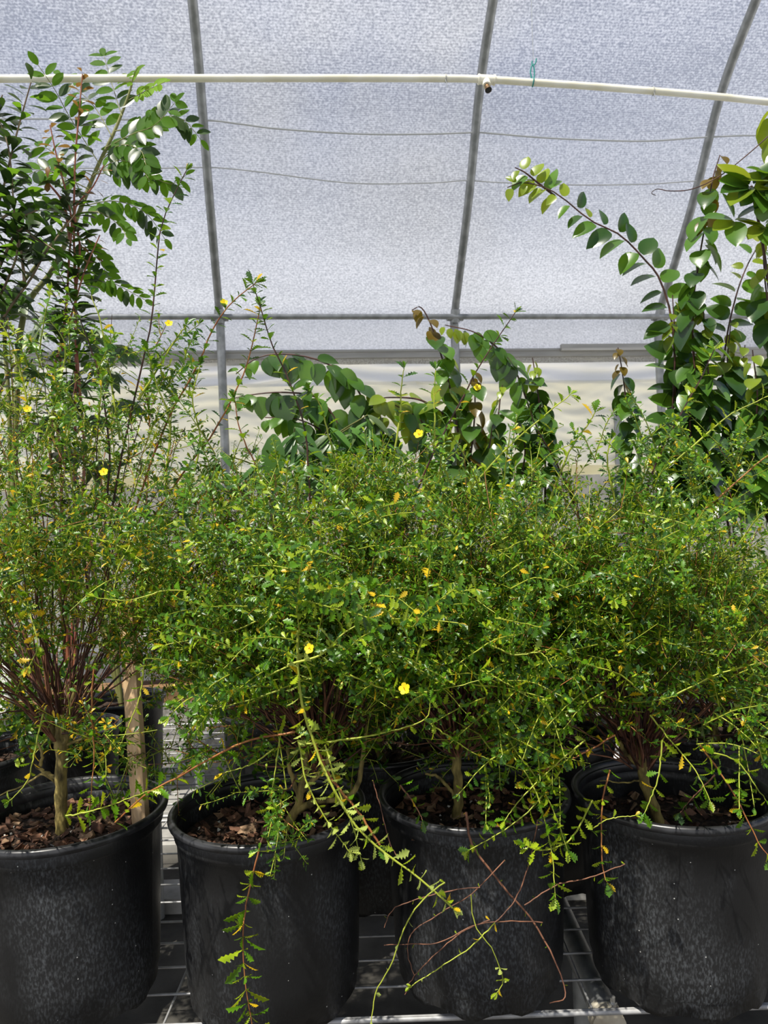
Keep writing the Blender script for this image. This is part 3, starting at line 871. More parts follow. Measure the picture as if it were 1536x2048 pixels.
def sprays(pi_, boxes, seed):
    """many short leafy side sprigs on the near side of a bush, one part"""
    g = np.random.default_rng(seed)
    mb = MB()
    for (u0, u1, v0, v1, ya, yb_, n, dirs, ll) in boxes:
        for i in range(n):
            u, v, y = g.uniform(u0, u1), g.uniform(v0, v1), g.uniform(ya, yb_)
            a = math.radians(g.uniform(*dirs))
            L = g.uniform(60, 150)
            du, dv = math.cos(a) * L, -math.sin(a) * L
            pts = [(u, v), (u + du * .5, v + dv * .5 - 6), (u + du, v + dv + g.uniform(-10, 18))]
            shoot(None, pix(pts, y + .05, y - .03, 8), mb=mb, seed=seed * 97 + i, step=g.uniform(.012, .02), llen=ll * g.uniform(.8, 1.15), r0=.0014, r1=.0008,
                  per=4, probs=(.55, .25, .18, .02))
    mb.build('leafy_sprays', [M['twig'], M['leaf'], M['leaf2'], M['lime'], M['yellow']], plants[pi_])


sprays(0, [(20, 330, 1020, 1230, 1.36, 1.5, 26, (-30, 210), .016), (60, 440, 720, 960, 1.55, 1.7, 22, (30, 150), .017), (0, 200, 700, 1000, 1.45, 1.6, 10, (30, 150), .017)], 201)
sprays(1, [(360, 800, 1010, 1260, 1.26, 1.46, 52, (-30, 210), .0155), (420, 640, 1250, 1400, 1.28, 1.4, 18, (150, 230), .018), (560, 860, 1150, 1330, 1.12, 1.26, 14, (-20, 200), .019)], 202)
sprays(2, [(780, 1090, 1060, 1400, 1.28, 1.46, 50, (-40, 220), .0155), (960, 1120, 1380, 1560, 1.36, 1.5, 16, (200, 340), .016), (850, 1060, 930, 1080, 1.45, 1.6, 18, (30, 150), .015)], 203)
sprays(3, [(1100, 1500, 1020, 1280, 1.34, 1.5, 36, (-20, 200), .0145), (1080, 1230, 1280, 1450, 1.36, 1.46, 12, (150, 260), .016), (1380, 1530, 1280, 1500, 1.36, 1.48, 12, (-90, 30), .016), (1180, 1500, 900, 1010, 1.5, 1.65, 26, (30, 150), .015)], 204)
for pi_, u, v, y in [(2, 810, 1378, 1.325), (2, 838, 869, 1.60), (0, 55, 819, 1.52), (0, 208, 945, 1.40), (1, 620, 1298, 1.17), (0, 338, 648, 1.6),
                     (0, 448, 606, 1.6), (1, 955, 776, 1.58)]:
    flower(plants[pi_], P(u, v, y), .0115 if pi_ == 2 else .009, (rng.normal(0, .3), -1, .5), int(u))

# ------------------------------------------------------------ second row of shrubs
rows = [(-1.23, 2.12, 'damiana shrub in the black pot at the left edge, behind the leftmost front pot', .34, 31, LM),
        (-.36, 2.52, 'low damiana shrub in a grey edged black pot behind the gap by the stake', .40, 32, LM),
        (-.035, 2.10, 'shaded damiana shrub behind the gap between the second and third front pots', .62, 33, LM),
        (.43, 2.16, 'shaded damiana shrub behind the gap between the third and fourth front pots', .62, 34, LM),
        (.93, 2.16, 'pale olive leaved damiana shrub behind the rightmost front pot', .55, 35, [M['olive'], M['leaf2'], M['palelime'], M['yellow']]),
        (1.34, 2.02, 'olive leaved damiana shrub at the right edge of the view', .60, 36, [M['olive'], M['leaf2'], M['palelime'], M['yellow']])]
for x, y, lab, H, sd, ms in rows:
    th = thing('potted_shrub', lab, 'shrub', (x, y, BENCH), 'damiana shrubs in the second row')
    pot_at(th, seed=sd, chips=40, seg=48)
    c = np.array([x, y, BENCH + .41 + .05])
    mb = MB()
    mb.tubes(smooth_poly([(x + .01, y, BENCH + .34), (x - .005, y, BENCH + .40), c], 6), np.linspace(.012, .009, 6), 0, 8)
    mb.build('trunk', M['bark'], th)
    shrub_mass(th, c, H, .38, 60 if H > .5 else 40, sd, T_LOW, ms, twigs=7, start=.25, yellow=.02, leaf_len=(.016, .028), dens=.6, low=6, max_theta=75)

# ------------------------------------------------------------ the wooden stake and the tag
st = MB()
a, b = P(283, 1660, 1.705), P(253, 1200, 1.70)
ax = unit(b - a)
sx = unit(np.cross(ax, [0.28, 1, 0]))
sy = np.cross(ax, sx)
Rm = np.stack([sx, sy, ax], 1)
L_ = np.linalg.norm(b - a) + .06
st.box((a + b) / 2 - ax * .03, (.036, .019, L_), 0, Rm)
stk = st.build('wooden_stake', M['pine'], smooth=False)
tag(stk, 'plain square cut pine stake standing in the leftmost front pot', 'stake')
bv = stk.modifiers.new('b', 'BEVEL')
bv.width = .0012

tg = thing('plant_tag', 'white plastic plant tag stuck in the pot at the left edge', 'tag', P(4, 1450, 2.05))
mb = MB()
l = pix([(4, 1455), (12, 1420), (18, 1385), (8, 1345), (-8, 1330)], 2.05, n=10)
wv = np.array([.017, 0.006, 0.004])
mb.grid(np.stack([l - wv, l + wv], 1))
o = mb.build('label_strip', M['whitetag'], tg)
sm = o.modifiers.new('s', 'SOLIDIFY')
sm.thickness = .001
mb = MB()
for t in (.35, .42, .5):
    i = int(t * 9)
    p = l[i] * (1 - .3) + l[i + 1] * .3 + np.array([0, -.002, (t - .42) * .06])
    mb.box(p, (.004, .0006, .014), 0)
mb.build('writing', M['ink'], tg)

# ------------------------------------------------------------ bench
def bench(name, label, y0, y1, wires_x, seed):
    th = thing(name, label, 'bench', (0, (y0 + y1) / 2, 0))
    x0, x1 = -2.6, 2.6
    zt = BENCH - .003
    mb = MB()
    ys = np.arange(y0 + .004, y1, .10)
    mb.tubes(np.stack([np.stack([[x0, y, zt - .003], [0, y, zt - .003], [x1, y, zt - .003]]) for y in ys]), .0028, 0, 6)
    xs = np.arange(x0, x1 + .01, .30)
    mb.tubes(np.stack([np.stack([[x, y0, zt - .0085], [x, (y0 + y1) / 2, zt - .0085], [x, y1, zt - .0085]]) for x in xs]), .0028, 0, 6)
    mb.build('mesh_top', M['wire'], th)
    for y in (y0, y1):
        mb = MB()
        mb.tubes([[x0, y, zt - .006], [0, y, zt - .006], [x1, y, zt - .006]], .0058, 0, 8)
        mb.build('edge_rod', M['wire'], th)
    for x in wires_x:
        mb = MB()
        mb.tubes([[x, y0 + .045, zt - .043], [x, (y0 + y1) / 2, zt - .043], [x, y1 - .02, zt - .043]], .030, 0, 16)
        pp = mb.build('cross_pipe', M['galv'], th)
        pp['_o'] = list(th['_o'])
        if y0 < 2:
            mb = MB()
            mb.tubes([[x, y0 + .018, zt - .05], [x, y0 + .06, zt - .05]], .036, 0, 20)
            cp = mb.build('pipe_cap', M['cap'], pp, loc=None)
            mb = MB()
            mb.tubes([[x + .012, y0 + .036, zt - .03], [x + .012, y0 + .033, zt + .004]], .006, 0, 8)
            mb.tubes([[x + .012, y0 + .034, zt - .014], [x + .012, y0 + .0338, zt - .008]], .010, 0, 6)
            mb.build('bolt', M['chrome'], pp)
        for y in (y0 + .25, y1 - .25):
            mb = MB()
            mb.tubes([[x, y, 0], [x, y, zt - .06]], .022, 0, 12)
            mb.build('leg', M['galv'], th)
    return th


bench('wire_mesh_bench', 'galvanised wire mesh bench carrying the front pots', 1.56, 2.63, (-1.85, -.93, .437, 1.75), 1)
bench('wire_mesh_bench', 'galvanised wire mesh bench behind, next to the curtain wall', 2.67, 3.86, (-1.85, -.93, .437, 1.75), 2)

# floor & kerb & ground outside
mb = MB()
mb.grid([[[-6, -2, 0], [-6, 4.55, 0]], [[6, -2, 0], [6, 4.55, 0]]])
struct(mb.build('floor', M['concrete']))
mb = MB()
mb.box((0, 3.02, .03), (7, .16, .06))
mb.box((0, 3.95, .02), (8, .95, .04), 0)
struct(mb.build('trim_1', M['kerb'], smooth=False))
mb = MB()
mb.grid([[[-60, 4.2, -.03], [-60, 90, -.03]], [[60, 4.2, -.03], [60, 90, -.03]]])
struct(mb.build('ground', M['gravel']))
PSI = math.radians(7.5)
DA = np.array([math.cos(PSI), math.sin(PSI), 0])
DD = np.array([-math.sin(PSI), math.cos(PSI), 0])

mb = MB()
mb.box(DD * 4.56 + np.array([0, 0, .40]), (8.6, .12, .80), 0, np.stack([DA, DD, [0, 0, 1]], 1))
struct(mb.build('baseboard_back', M['block'], smooth=False))

# concrete blocks with a plank behind the left of the bench
for (u, v, lab) in [(330, 1302, 'grey hollow concrete block, left one of the pair on the brown plank'), (452, 1303, 'grey hollow concrete block, right one of the pair on the brown plank')]:
    c = P(u, v, 4.1)
    th = thing('concrete_block', lab, 'block', c - np.array([0, 0, .095]), 'concrete blocks on the plank')
    mb = MB()
    w, d, h, t = .32, .14, .19, .03
    R2 = np.stack([DA, DD, [0, 0, 1]], 1)
    for x in (-w / 2 + t / 2, 0, w / 2 - t / 2):
        mb.box(c + R2 @ np.array([x, 0, 0]), (t, d, h), 0, R2)
    for z in (-h / 2 + t / 2, h / 2 - t / 2):
        for x in (-.25, .25):
            mb.box(c + R2 @ np.array([x * (w - t) * 1.0, 0, z]), ((w - 3 * t) / 2, d, t), 0, R2)
    mb.build('block_body', M['block'], th, smooth=False)
c = P(390, 1378, 4.1)
mb = MB()
R2 = np.stack([DA, DD, [0, 0, 1]], 1)
mb.box(c, (1.5, .20, .085), 0, R2)
tag(mb.build('wooden_plank', M['plank'], smooth=False), 'thick brown plank under the concrete blocks behind the bench', 'plank')
for s in (-.6, .6):
    cc = c + DA * s
    mb = MB()
    hh = cc[2] - .0425
    mb.box((cc[0], cc[1], hh / 2), (.2, .18, hh), 0, R2)
    tag(mb.build('support_block', M['block'], smooth=False), 'grey block holding up the %s end of the brown plank' % ('left' if s < 0 else 'right'), 'block')

# ------------------------------------------------------------ greenhouse shell
prof = np.array([[4.50, 0.0], [4.50, CAMZ + 1.17], [4.06, CAMZ + 1.70], [3.74, CAMZ + 2.17], [3.42, CAMZ + 2.46], [3.15, CAMZ + 2.66]])
pz = np.linspace(prof[1, 1], prof[-1, 1], 60)
sp_ = smooth_poly(np.stack([prof[1:, 0], prof[1:, 1], 0 * prof[1:, 0]], 1), 60)[:, :2]
arc = np.concatenate([[[4.50, 0.0]], sp_])


def prof_d(z):
    return np.interp(z, arc[:, 1], arc[:, 0])


def on_cover(u, v, inset):
    r = ray(u, v)
    lo, hi = 1.0, 8.0
    for _ in range(50):
        t = (lo + hi) / 2
        p = r * t
        if p.dot(DD) < prof_d(p[2] + CAMZ) - inset:
            lo = t
        else:
            hi = t
    return r * lo + np.array([0, 0, CAMZ])


# cover: from above the hip board up over the hoops
z_hip = P(624, 705, 4.5)[2]
ss = np.linspace(-4.2, 4.6, 60)
prof_c = np.concatenate([[[4.545, z_hip]], [[4.545, prof[1, 1]]], sp_[1:] + np.array([.045, .02])])
V = np.zeros((len(ss), len(prof_c), 3))
for i, s in enumerate(ss):
    for j, (dd, z) in enumerate(prof_c):
        V[i, j] = DA * s + DD * dd + np.array([0, 0, z])
mb = MB()
mb.grid(V)
struct(mb.build('wall_back', M['cover']))


# the opposite side of the house, behind the camera
V = np.zeros((len(ss), 5, 3))
for i, s in enumerate(ss):
    for j, (dd, z) in enumerate([(-2.6, .0), (-2.6, 1.4), (-2.6, 2.75), (-2.25, 3.25), (-1.95, 3.7)]):
        V[i, j] = DA * s + DD * dd + np.array([0, 0, z])
mb = MB()
mb.grid(V)
struct(mb.build('wall_front', M['cover']))


def rib(u, v, label):
    r = ray(u, v)
    Pp = r * (4.5 / r.dot(DD))
    s = Pp.dot(DA)
    th = thing('hoop_rib', label, 'rib', DA * s + DD * 4.5, 'steel hoop ribs')
    mb = MB()
    l = np.array([DA * s + DD * dd + np.array([0, 0, z]) for dd, z in sp_])
    mb.tubes(l, .0235, 0, 14)
    mb.build('bow', M['galv'], th)
    mb = MB()
    b0 = DA * (s + .012) + DD * 4.48
    mb.tubes([b0, DA * s + DD * 4.5 + np.array([0, 0, prof[1, 1] + .02])], .0255, 0, 14)
    mb.build('post', M['galv'], th)
    mb = MB()
    c = DA * s + DD * 4.475 + np.array([0, 0, prof[1, 1]])
    mb.tubes([c - DA * .05, c + DA * .05], .021, 0, 12)
    mb.tubes([c - np.array([0, 0, .03]), c + np.array([0, 0, .045]) - DD * .02], .029, 0, 12)
    mb.build('clamp', M['galv'], th)
    return s


rs = [rib(440, 637, 'leftmost of the three grey steel hoop ribs, passing behind the leafy shoots'),
      rib(908, 637, 'middle grey steel hoop rib, passing behind the pipe tee and nozzle'),
      rib(1315, 640, 'rightmost grey steel hoop rib, leaning right behind the arching glossy branch')]
zp = prof[1, 1]
mb = MB()
mb.tubes([DA * -4.0 + DD * 4.452 + np.array([0, 0, zp]), DA * 0 + DD * 4.452 + np.array([0, 0, zp]), DA * 4.4 + DD * 4.452 + np.array([0, 0, zp])], .0165, 0, 12)
tag(mb.build('purlin', M['galv']), 'long straight grey steel pipe joining the ribs above the curtain', 'purlin')

# hip board with overlap piece
th = thing('hip_board', 'grey channel board running along the top of the cream curtain', 'board', DA * 0 + DD * 4.53 + np.array([0, 0, z_hip]))
mb = MB()
c = DD * 4.545 + np.array([0, 0, z_hip - .005])
mb.box(c, (8.4, .03, .05), 0, R2)
mb.box(c + DD * -.012 + np.array([0, 0, .014]), (8.4, .02, .008), 0, R2)
mb.build('board', M['alu'], th, smooth=False)
mb = MB()
pc = P(1240, 697, 4.5)
s_ = pc.dot(DA)
mb.box(DA * (s_ + .1) + DD * 4.515 + np.array([0, 0, z_hip + .02]), (.75, .03, .04), 0, R2)
mb.build('splice', M['alu'], th, smooth=False)
mb = MB()
V = np.zeros((80, 6, 3))
for i, s in enumerate(np.linspace(-4.1, 4.5, 80)):
    for j, z in enumerate(np.linspace(0, 1, 6)):
        V[i, j] = DA * s + DD * (4.56 + .006 * math.sin(s * 9 + j)) + np.array([0, 0, z_hip - .02 - z * .045])
mb.grid(V)
mb.build('net_strip', M['skirt'], th)

# roll-up curtain: bulging folded top, wrinkled drop, hem tube
th = thing('side_curtain', 'wrinkled cream roll up curtain hanging across the back wall', 'curtain', DD * 4.6 + np.array([0, 0, z_hip - .6]))
g = np.random.default_rng(5)
z_a = P(700, 718, 4.55)[2]
z_b = P(700, 768, 4.55)[2]
z_c = P(1100, 948, 4.55)[2]
S_ = np.linspace(-4.1, 4.5, 260)
ph = g.random(12) * 6.28
fr = g.uniform(1.5, 9, 12)


def wob(s, k=0):
    return sum(math.sin(f_ * s + p_ + k * 1.7 * i) for i, (f_, p_) in enumerate(zip(fr, ph))) / 12


n2 = 22
V = np.zeros((260, n2, 3))
for i, s in enumerate(S_):
    za, zb = z_a + .03 + .02 * wob(s * .5), z_b + .02 * wob(s * .8, 2)
    for j in range(n2):
        t = j / (n2 - 1)
        bul = math.sin(t * math.pi) ** .6 * (.035 + .02 * wob(s, j * .05)) + .012 * math.sin(t * 13 + 2 * wob(s * .6, 1) * 3)
        V[i, j] = DA * s + DD * (4.60 - bul) + np.array([0, 0, za + (zb - za) * t])
mb = MB()
mb.grid(V)
mb.build('rolled_top', M['curtainroll'], th)
n3 = 60
V = np.zeros((260, n3, 3))
for i, s in enumerate(S_):
    for j in range(n3):
        t = j / (n3 - 1)
        wr = .010 * math.sin(16 * t + 5 * wob(s * .7, 3) * 2 + s * 1.2) * (0.4 + .6 * abs(wob(s, 5)) * 2) + .006 * math.sin(38 * t + 9 * wob(s * 1.1, 4)) + .010 * wob(s * 2.2, t * 2) + .004 * math.sin(61 * t + 14 * wob(s * 1.6, 6))
        V[i, j] = DA * s + DD * (4.60 + wr) + np.array([0, 0, z_b + .02 + (z_c - z_b - .02) * t + .012 * wob(s * .6, 7)])
mb = MB()
mb.grid(V)
mb.build('drop', M['curtain'], th)
mb = MB()
mb.tubes(np.array([DA * s + DD * 4.59 + np.array([0, 0, z_c + .03 + .012 * wob(s * .6, 7)]) for s in S_[::4]]), .03, 0, 12)
mb.build('hem_roll', M['curtain'], th)

# post outside beyond the curtain, seen under its hem
pb = P(1240, 960, 4.85)
mb = MB()
mb.box((pb[0], pb[1], 1.1), (.06, .06, 2.2))
tag(mb.build('square_post', M['galv'], smooth=False), 'pale square post outside, seen under the curtain hem on the right', 'post')

# grey shade net fence of the next bay, beyond the open gap under the curtain
V = np.zeros((40, 8, 3))
for i, s in enumerate(np.linspace(-11, 11.5, 40)):
    for j in range(8):
        V[i, j] = DA * s + DD * (8.2 + .03 * math.sin(s * 3 + j)) + np.array([0, 0, 2.0 * j / 7])
mb = MB()
mb.grid(V)
struct(mb.build('wall_outer', M['outernet']))

# cords lying against the cover
for pts, lab in [([(-500, 245), (-20, 238), (200, 239), (400, 240), (480, 248), (560, 258), (720, 268), (860, 268), (950, 265), (985, 267), (1080, 275), (1180, 280), (1300, 282), (1420, 274), (1560, 272), (1850, 290), (2150, 285)],
                  'upper thin grey cord sagging across the cover between the ribs'),
                 ([(-500, 350), (200, 336), (300, 337), (420, 335), (520, 344), (700, 366), (860, 366), (930, 361), (1000, 365), (1160, 370), (1300, 368), (1400, 362), (1560, 360), (1850, 375), (2150, 370)],
                  'lower thin grey cord sagging across the cover below the other')]:
    l = smooth_poly([on_cover(u, v, .012) for u, v in pts], 80)
    mb = MB()
    mb.tubes(l, .0042 if 'upper' in lab else .003, 0, 6)
    tag(mb.build('cord', M['cord']), lab, 'cord')

# ------------------------------------------------------------ irrigation pipe
def pd(u):
    return 2.86 + .16 * (u - 768) / 768


pipe_pts = [(-700, 164), (-120, 158.5), (0, 157.5), (400, 156.5), (700, 156.5), (900, 157), (970, 159), (1060, 164.5), (1200, 174), (1400, 190), (1536, 204), (1640, 215), (1900, 243), (2300, 287)]
l = smooth_poly([P(u, v, pd(u)) for u, v in pipe_pts], 130)
th = thing('water_pipe', 'cream white irrigation pipe slung across the house with a tee and nozzle', 'pipe', l[45])
mb = MB()
mb.tubes(l, .0135, 0, 16)
mb.build('pipe', M['pvc'], th)
mb = MB()
tl = [P(u, v, pd(u)) for u, v in [(956, 158.7), (975, 159.5), (990, 160.5)]]
mb.tubes(tl, [.0175] * 3, 0, 18)
mb.tubes([P(956, 158.6, pd(956)), P(959, 158.7, pd(959))], .0195, 0, 18)
mb.tubes([P(987, 160.3, pd(987)), P(990, 160.5, pd(990))], .0195, 0, 18)
c = P(972, 160, pd(972))
mb.tubes([c, c + np.array([.0, -.016, -.03])], .0155, 0, 16)
tee = mb.build('tee', M['pvc'], th)
mb = MB()
mb.tubes([c + np.array([.0, -.016, -.03]), c + np.array([.001, -.022, -.04]), c + np.array([.002, -.03, -.052]), c + np.array([.003, -.033, -.058])], [.009, .009, .0125, .0135], 0, 14, cap=False)
mb.tubes([c + np.array([.002, -.0305, -.0535]), c + np.array([.003, -.0325, -.0575])], [.011, .0115], 1, 14)
mb.build('spray_nozzle', [M['brass'], M['blackhole']], th)
for u, v in [(890, 157), (1305, 182.5)]:
    c = P(u, v, pd(u))
    mb = MB()
    a = np.linspace(0, 2 * np.pi * 1.9, 30)
    mb.tubes(np.stack([c[0] + .003 * a / 6, c[1] + .0155 * np.cos(a), c[2] + .0155 * np.sin(a)], 1), .0011, 0, 5)
    mb.tubes(smooth_poly([c + [0, -.015, -.012], c + [.004, -.016, -.03], c + [.008, -.014, -.045]], 6), .0011, 0, 5)
    mb.build('wire_tie', M['cord'], th)
# hanging thread and teal tape
c = P(1066, 164.6, pd(1066))
th = thing('hanging_thread', 'thin thread with teal tape knot holding up the white pipe', 'thread', c)
mb = MB()
mb.tubes(smooth_poly([P(1067, 118, pd(1066)), P(1064, 50, pd(1066)), P(1060, -120, pd(1066))], 8), .0012, 0, 5)
mb.build('thread', M['thread'], th)
mb = MB()
a = np.linspace(0, 2 * np.pi, 20)
mb.tubes(np.stack([c[0] + .002 * np.sin(a), c[1] + .0155 * np.cos(a), c[2] + .0155 * np.sin(a)], 1), .0026, 0, 6)
for pts in ([(1064, 158), (1061, 145), (1063, 133), (1066, 128)], [(1068, 158), (1069, 146), (1068, 136), (1066, 128)], [(1066, 132), (1071, 126), (1073, 117)], [(1065, 132), (1064, 125), (1065, 122)]):
    mb.tubes(pix(pts, pd(1066), n=8), .0028, 0, 5)
mb.build('tape_knot', M['greentie'], th)


# ------------------------------------------------------------ background plants
def leafy(mb, line, T, step, llen, mi, mode='hang', r0=.004, r1=.002, seed=0, w=1.0, s0=0.0, stem=0, per=1, tipmi=None, ang0=0.0, tipsoft=True):
    g = np.random.default_rng(seed + 500)
    mb.tubes(line, np.linspace(r0, r1, len(line)), stem, 7)
    q, t, s = resample(line, step)
    kp = s >= s0
    q, t, s = q[kp], t[kp], s[kp]
    pp, dd, nn, ll, mm = [], [], [], [], []
    for i in range(len(q)):
        side = 1 if i % 2 else -1
        for j in range(per):
            sd = side if per == 1 else (1 if j % 2 else -1)
            if mode == 'hang':
                a = g.random() * 6.28
                out = np.array([math.cos(a), math.sin(a) - .25, 0])
                d = unit(out * .75 + np.array([0, 0, -1.0 + g.uniform(-.2, .5)]))
                n_ = unit(out + np.array([0, -.5, .6]) + g.normal(0, .2, 3))
            elif mode == 'rank':
                x = unit(np.cross(t[i], [0, -1, .25]))
                d = unit(x * sd + t[i] * .45 + g.normal(0, .18, 3) + np.array([0, 0, -.25]))
                n_ = unit(np.array([0, -.8, .7]) + g.normal(0, .3, 3))
            elif mode == 'alongdown':
                x = unit(np.cross(t[i], [0, -1, .1]))
                d = unit(x * sd * .7 + np.array([0, -.2, -.9]) + g.normal(0, .2, 3))
                n_ = unit(np.array([0, -.8, .6]) + x * sd * .4 + g.normal(0, .3, 3))
            else:
                a = ang0 + i * 2.4 + j * 3.14
                x = unit(np.cross(t[i], [.2, 1, .3]))
                y = np.cross(t[i], x)
                rd = x * math.cos(a) + y * math.sin(a)
                d = unit(rd + t[i] * g.uniform(.2, .8) + np.array([0, 0, -.1]))
                n_ = unit(t[i] + np.array([0, -.1, .4]) + g.normal(0, .2, 3))
            off = unit(d + t[i] * .3) * llen * .12
            pp.append(q[i] + off)
            dd.append(d)
            nn.append(n_)
            ll.append(llen * g.uniform(.75, 1.15) * (1 - .35 * max(0, s[i] - .75) / .25))
            if tipmi is not None and s[i] > (g.uniform(.72, .95) if tipsoft else .93):
                mm.append(tipmi)
                ll[-1] *= .68
            else:
                mm.append(int(g.choice(mi)))
    mb.leaves(T, pp, dd, nn, ll, np.array(mm), w * g.uniform(.85, 1.15, len(pp)))


def pinnate(mb, line, pairs, llen, mi, r=.002, stem=0, seed=0, nrm=(0, -.95, .4), s0=.12, droop=.0, tipmi=None):
    g = np.random.default_rng(seed + 900)
    mb.tubes(line, np.linspace(r, r * .5, len(line)), stem, 6)
    q, t, s = resample(line, np.linalg.norm(np.diff(line, axis=0), axis=1).sum() / (pairs + 1))
    nrm = unit(np.array(nrm, float))
    pp, dd, nn, ll, mm = [], [], [], [], []
    for i in range(len(q)):
        if s[i] < s0:
            continue
        x = unit(np.cross(t[i], nrm))
        for sd in (1, -1):
            pp.append(q[i] + x * sd * .003)
            dd.append(unit(x * sd + t[i] * .5 + np.array([0, 0, -droop]) + g.normal(0, .1, 3)))
            nn.append(unit(nrm + g.normal(0, .22, 3)))
            ll.append(llen * g.uniform(1.0, 1.3) * (.65 + .35 * min(1, (1 - s[i]) * 3 + .2)))
            mm.append(tipmi if (tipmi is not None and s[i] > .7) else int(g.choice(mi)))
    pp.append(line[-1])
    dd.append(t[-1])
    nn.append(nrm)
    ll.append(llen * .8)
    mm.append(tipmi if tipmi is not None else mi[0])
    mb.leaves(T_OVAL, pp, dd, nn, ll, np.array(mm), g.uniform(.8, 1.0, len(pp)))


def bgpot(name, label, cat, x, y, group, R=.17, H=.34, seed=1):
    th = thing(name, label, cat, (x, y, BENCH), group)
    pot_at(th, H=H, R=R, seed=seed, chips=0, soil_drop=.05, seg=40)
    return th


BG = 'potted plants along the back bench'
# --- left: feathery pinnate plant
yb = 2.75
base = P(20, 1330, yb)
th = bgpot('potted_pinnate_shrub', 'tall shrub with feathery pinnate leaves on the left, reaching up over the white pipe', 'shrub', -1.46, 2.85, BG, seed=41)
mb = MB()
root = np.array([-1.46, 2.85, BENCH + .28])
main = np.concatenate([[root], [P(30, 900, yb), P(45, 640, yb), P(105, 540, yb), P(152, 440, yb), P(190, 345, yb), P(228, 265, yb), P(252, 205, yb), P(264, 168, yb)]])
mb.tubes(smooth_poly(main, 40), np.linspace(.013, .0035, 40), 0, 9)
mb.tubes(smooth_poly([root, P(20, 880, yb), P(12, 640, yb), P(80, 520, yb - .05), P(150, 425, yb - .1)], 24), np.linspace(.010, .004, 24), 0, 8)
mb.build('stems', [M['olivestem']], th)
PN = [
    ([(244, 232), (226, 175), (208, 112)], 6, .062, {}),
    ([(262, 175), (268, 150), (276, 135)], 4, .03, dict(tipmi=3, mi=(3,))),
    ([(262, 172), (250, 158), (238, 152)], 4, .03, dict(tipmi=3, mi=(3,))),
    ([(258, 200), (295, 180), (330, 164)], 8, .036, dict(tipmi=3, mi=(3,))),
    ([(230, 262), (290, 250), (335, 232), (370, 242), (402, 280)], 12, .056, {}),
    ([(212, 295), (265, 268), (310, 250), (350, 205)], 8, .060, {}),
    ([(212, 305), (245, 300), (290, 320)], 8, .060, dict(droop=.5)),
    ([(200, 330), (140, 235), (110, 180), (76, 130)], 9, .062, {}),
    ([(222, 270), (190, 215), (150, 175), (120, 150)], 7, .058, {}),
    ([(205, 318), (240, 290), (280, 300), (292, 330)], 9, .060, dict(droop=.4)),
    ([(190, 348), (250, 345), (310, 358), (345, 368), (372, 350)], 9, .058, dict(droop=1.0)),
    ([(186, 352), (230, 322), (275, 330), (300, 362)], 10, .06, dict(droop=.3)),
    ([(165, 412), (230, 402), (290, 425), (330, 478)], 12, .055, dict(droop=.4)),
    ([(160, 425), (200, 425), (240, 452), (255, 478)], 7, .05, dict(droop=.7)),
    ([(170, 400), (130, 330), (90, 295), (60, 300)], 8, .058, {}),
    ([(180, 380), (120, 350), (80, 340), (40, 360)], 8, .055, {}),
    ([(120, 520), (180, 545), (235, 570), (290, 600)], 12, .05, dict(droop=.5)),
    ([(140, 470), (190, 510), (220, 560)], 8, .05, dict(droop=.5)),
    ([(110, 530), (50, 490), (10, 500)], 8, .055, {}),
    ([(150, 440), (90, 420), (30, 440)], 8, .055, {}),
    ([(60, 620), (120, 640), (170, 690), (190, 740)], 10, .055, dict(droop=.3)),
    ([(55, 630), (20, 600), (-20, 600)], 7, .055, {}),
]
mb2 = MB()
for i, (pts, n, L, kw) in enumerate(PN):
    k = dict(mi=(1, 1, 2), seed=i)
    k.update(kw)
    pinnate(mb2, pix(pts, yb - .02, yb - .02 + (-.12 if i % 2 else .1), 12), n, L, **k)
mb2.build('foliage', [M['olivestem'], M['pin'], M['obo'], M['pinlime']], th)

# --- red-stemmed shrub
yb = 2.62
base = P(150, 1330, yb)
th = bgpot('potted_shrub', 'upright shrub with red young stems and coppery tips behind the leftmost front shrub', 'shrub', -1.12, 2.62, BG, seed=42)
root = np.array([-1.12, 2.62, BENCH + .28])
mb, mb2 = MB(), MB()
REDS = [([(150, 900), (152, 640), (148, 480), (150, 330), (158, 230), (165, 148)], {}),
        ([(100, 900), (130, 640), (138, 520), (142, 430), (115, 320), (100, 250)], {}),
        ([(170, 900), (150, 640), (160, 500), (150, 420), (185, 375), (208, 330)], {}),
        ([(140, 480), (128, 410), (100, 370), (95, 360)], {}),
        ([(120, 900), (105, 760), (140, 640), (170, 540), (200, 470)], {})]
for i, (pts, kw) in enumerate(REDS):
    l = pix(pts, yb, yb - .05, 22)
    if len(pts) > 4:
        l = np.concatenate([smooth_poly([root, (root + l[0]) / 2 + [0, 0, .02], l[0]], 6)[:-1], l])
    leafy(mb2, l, T_OBO, .030, .085, (1, 1, 2), 'spiral', .006, .002, seed=i, w=1.2, s0=.25, per=2, tipmi=3, ang0=i, tipsoft=False)
mb2.build('foliage', [M['redstem'], M['obo'], M['pin'], M['copper']], th)

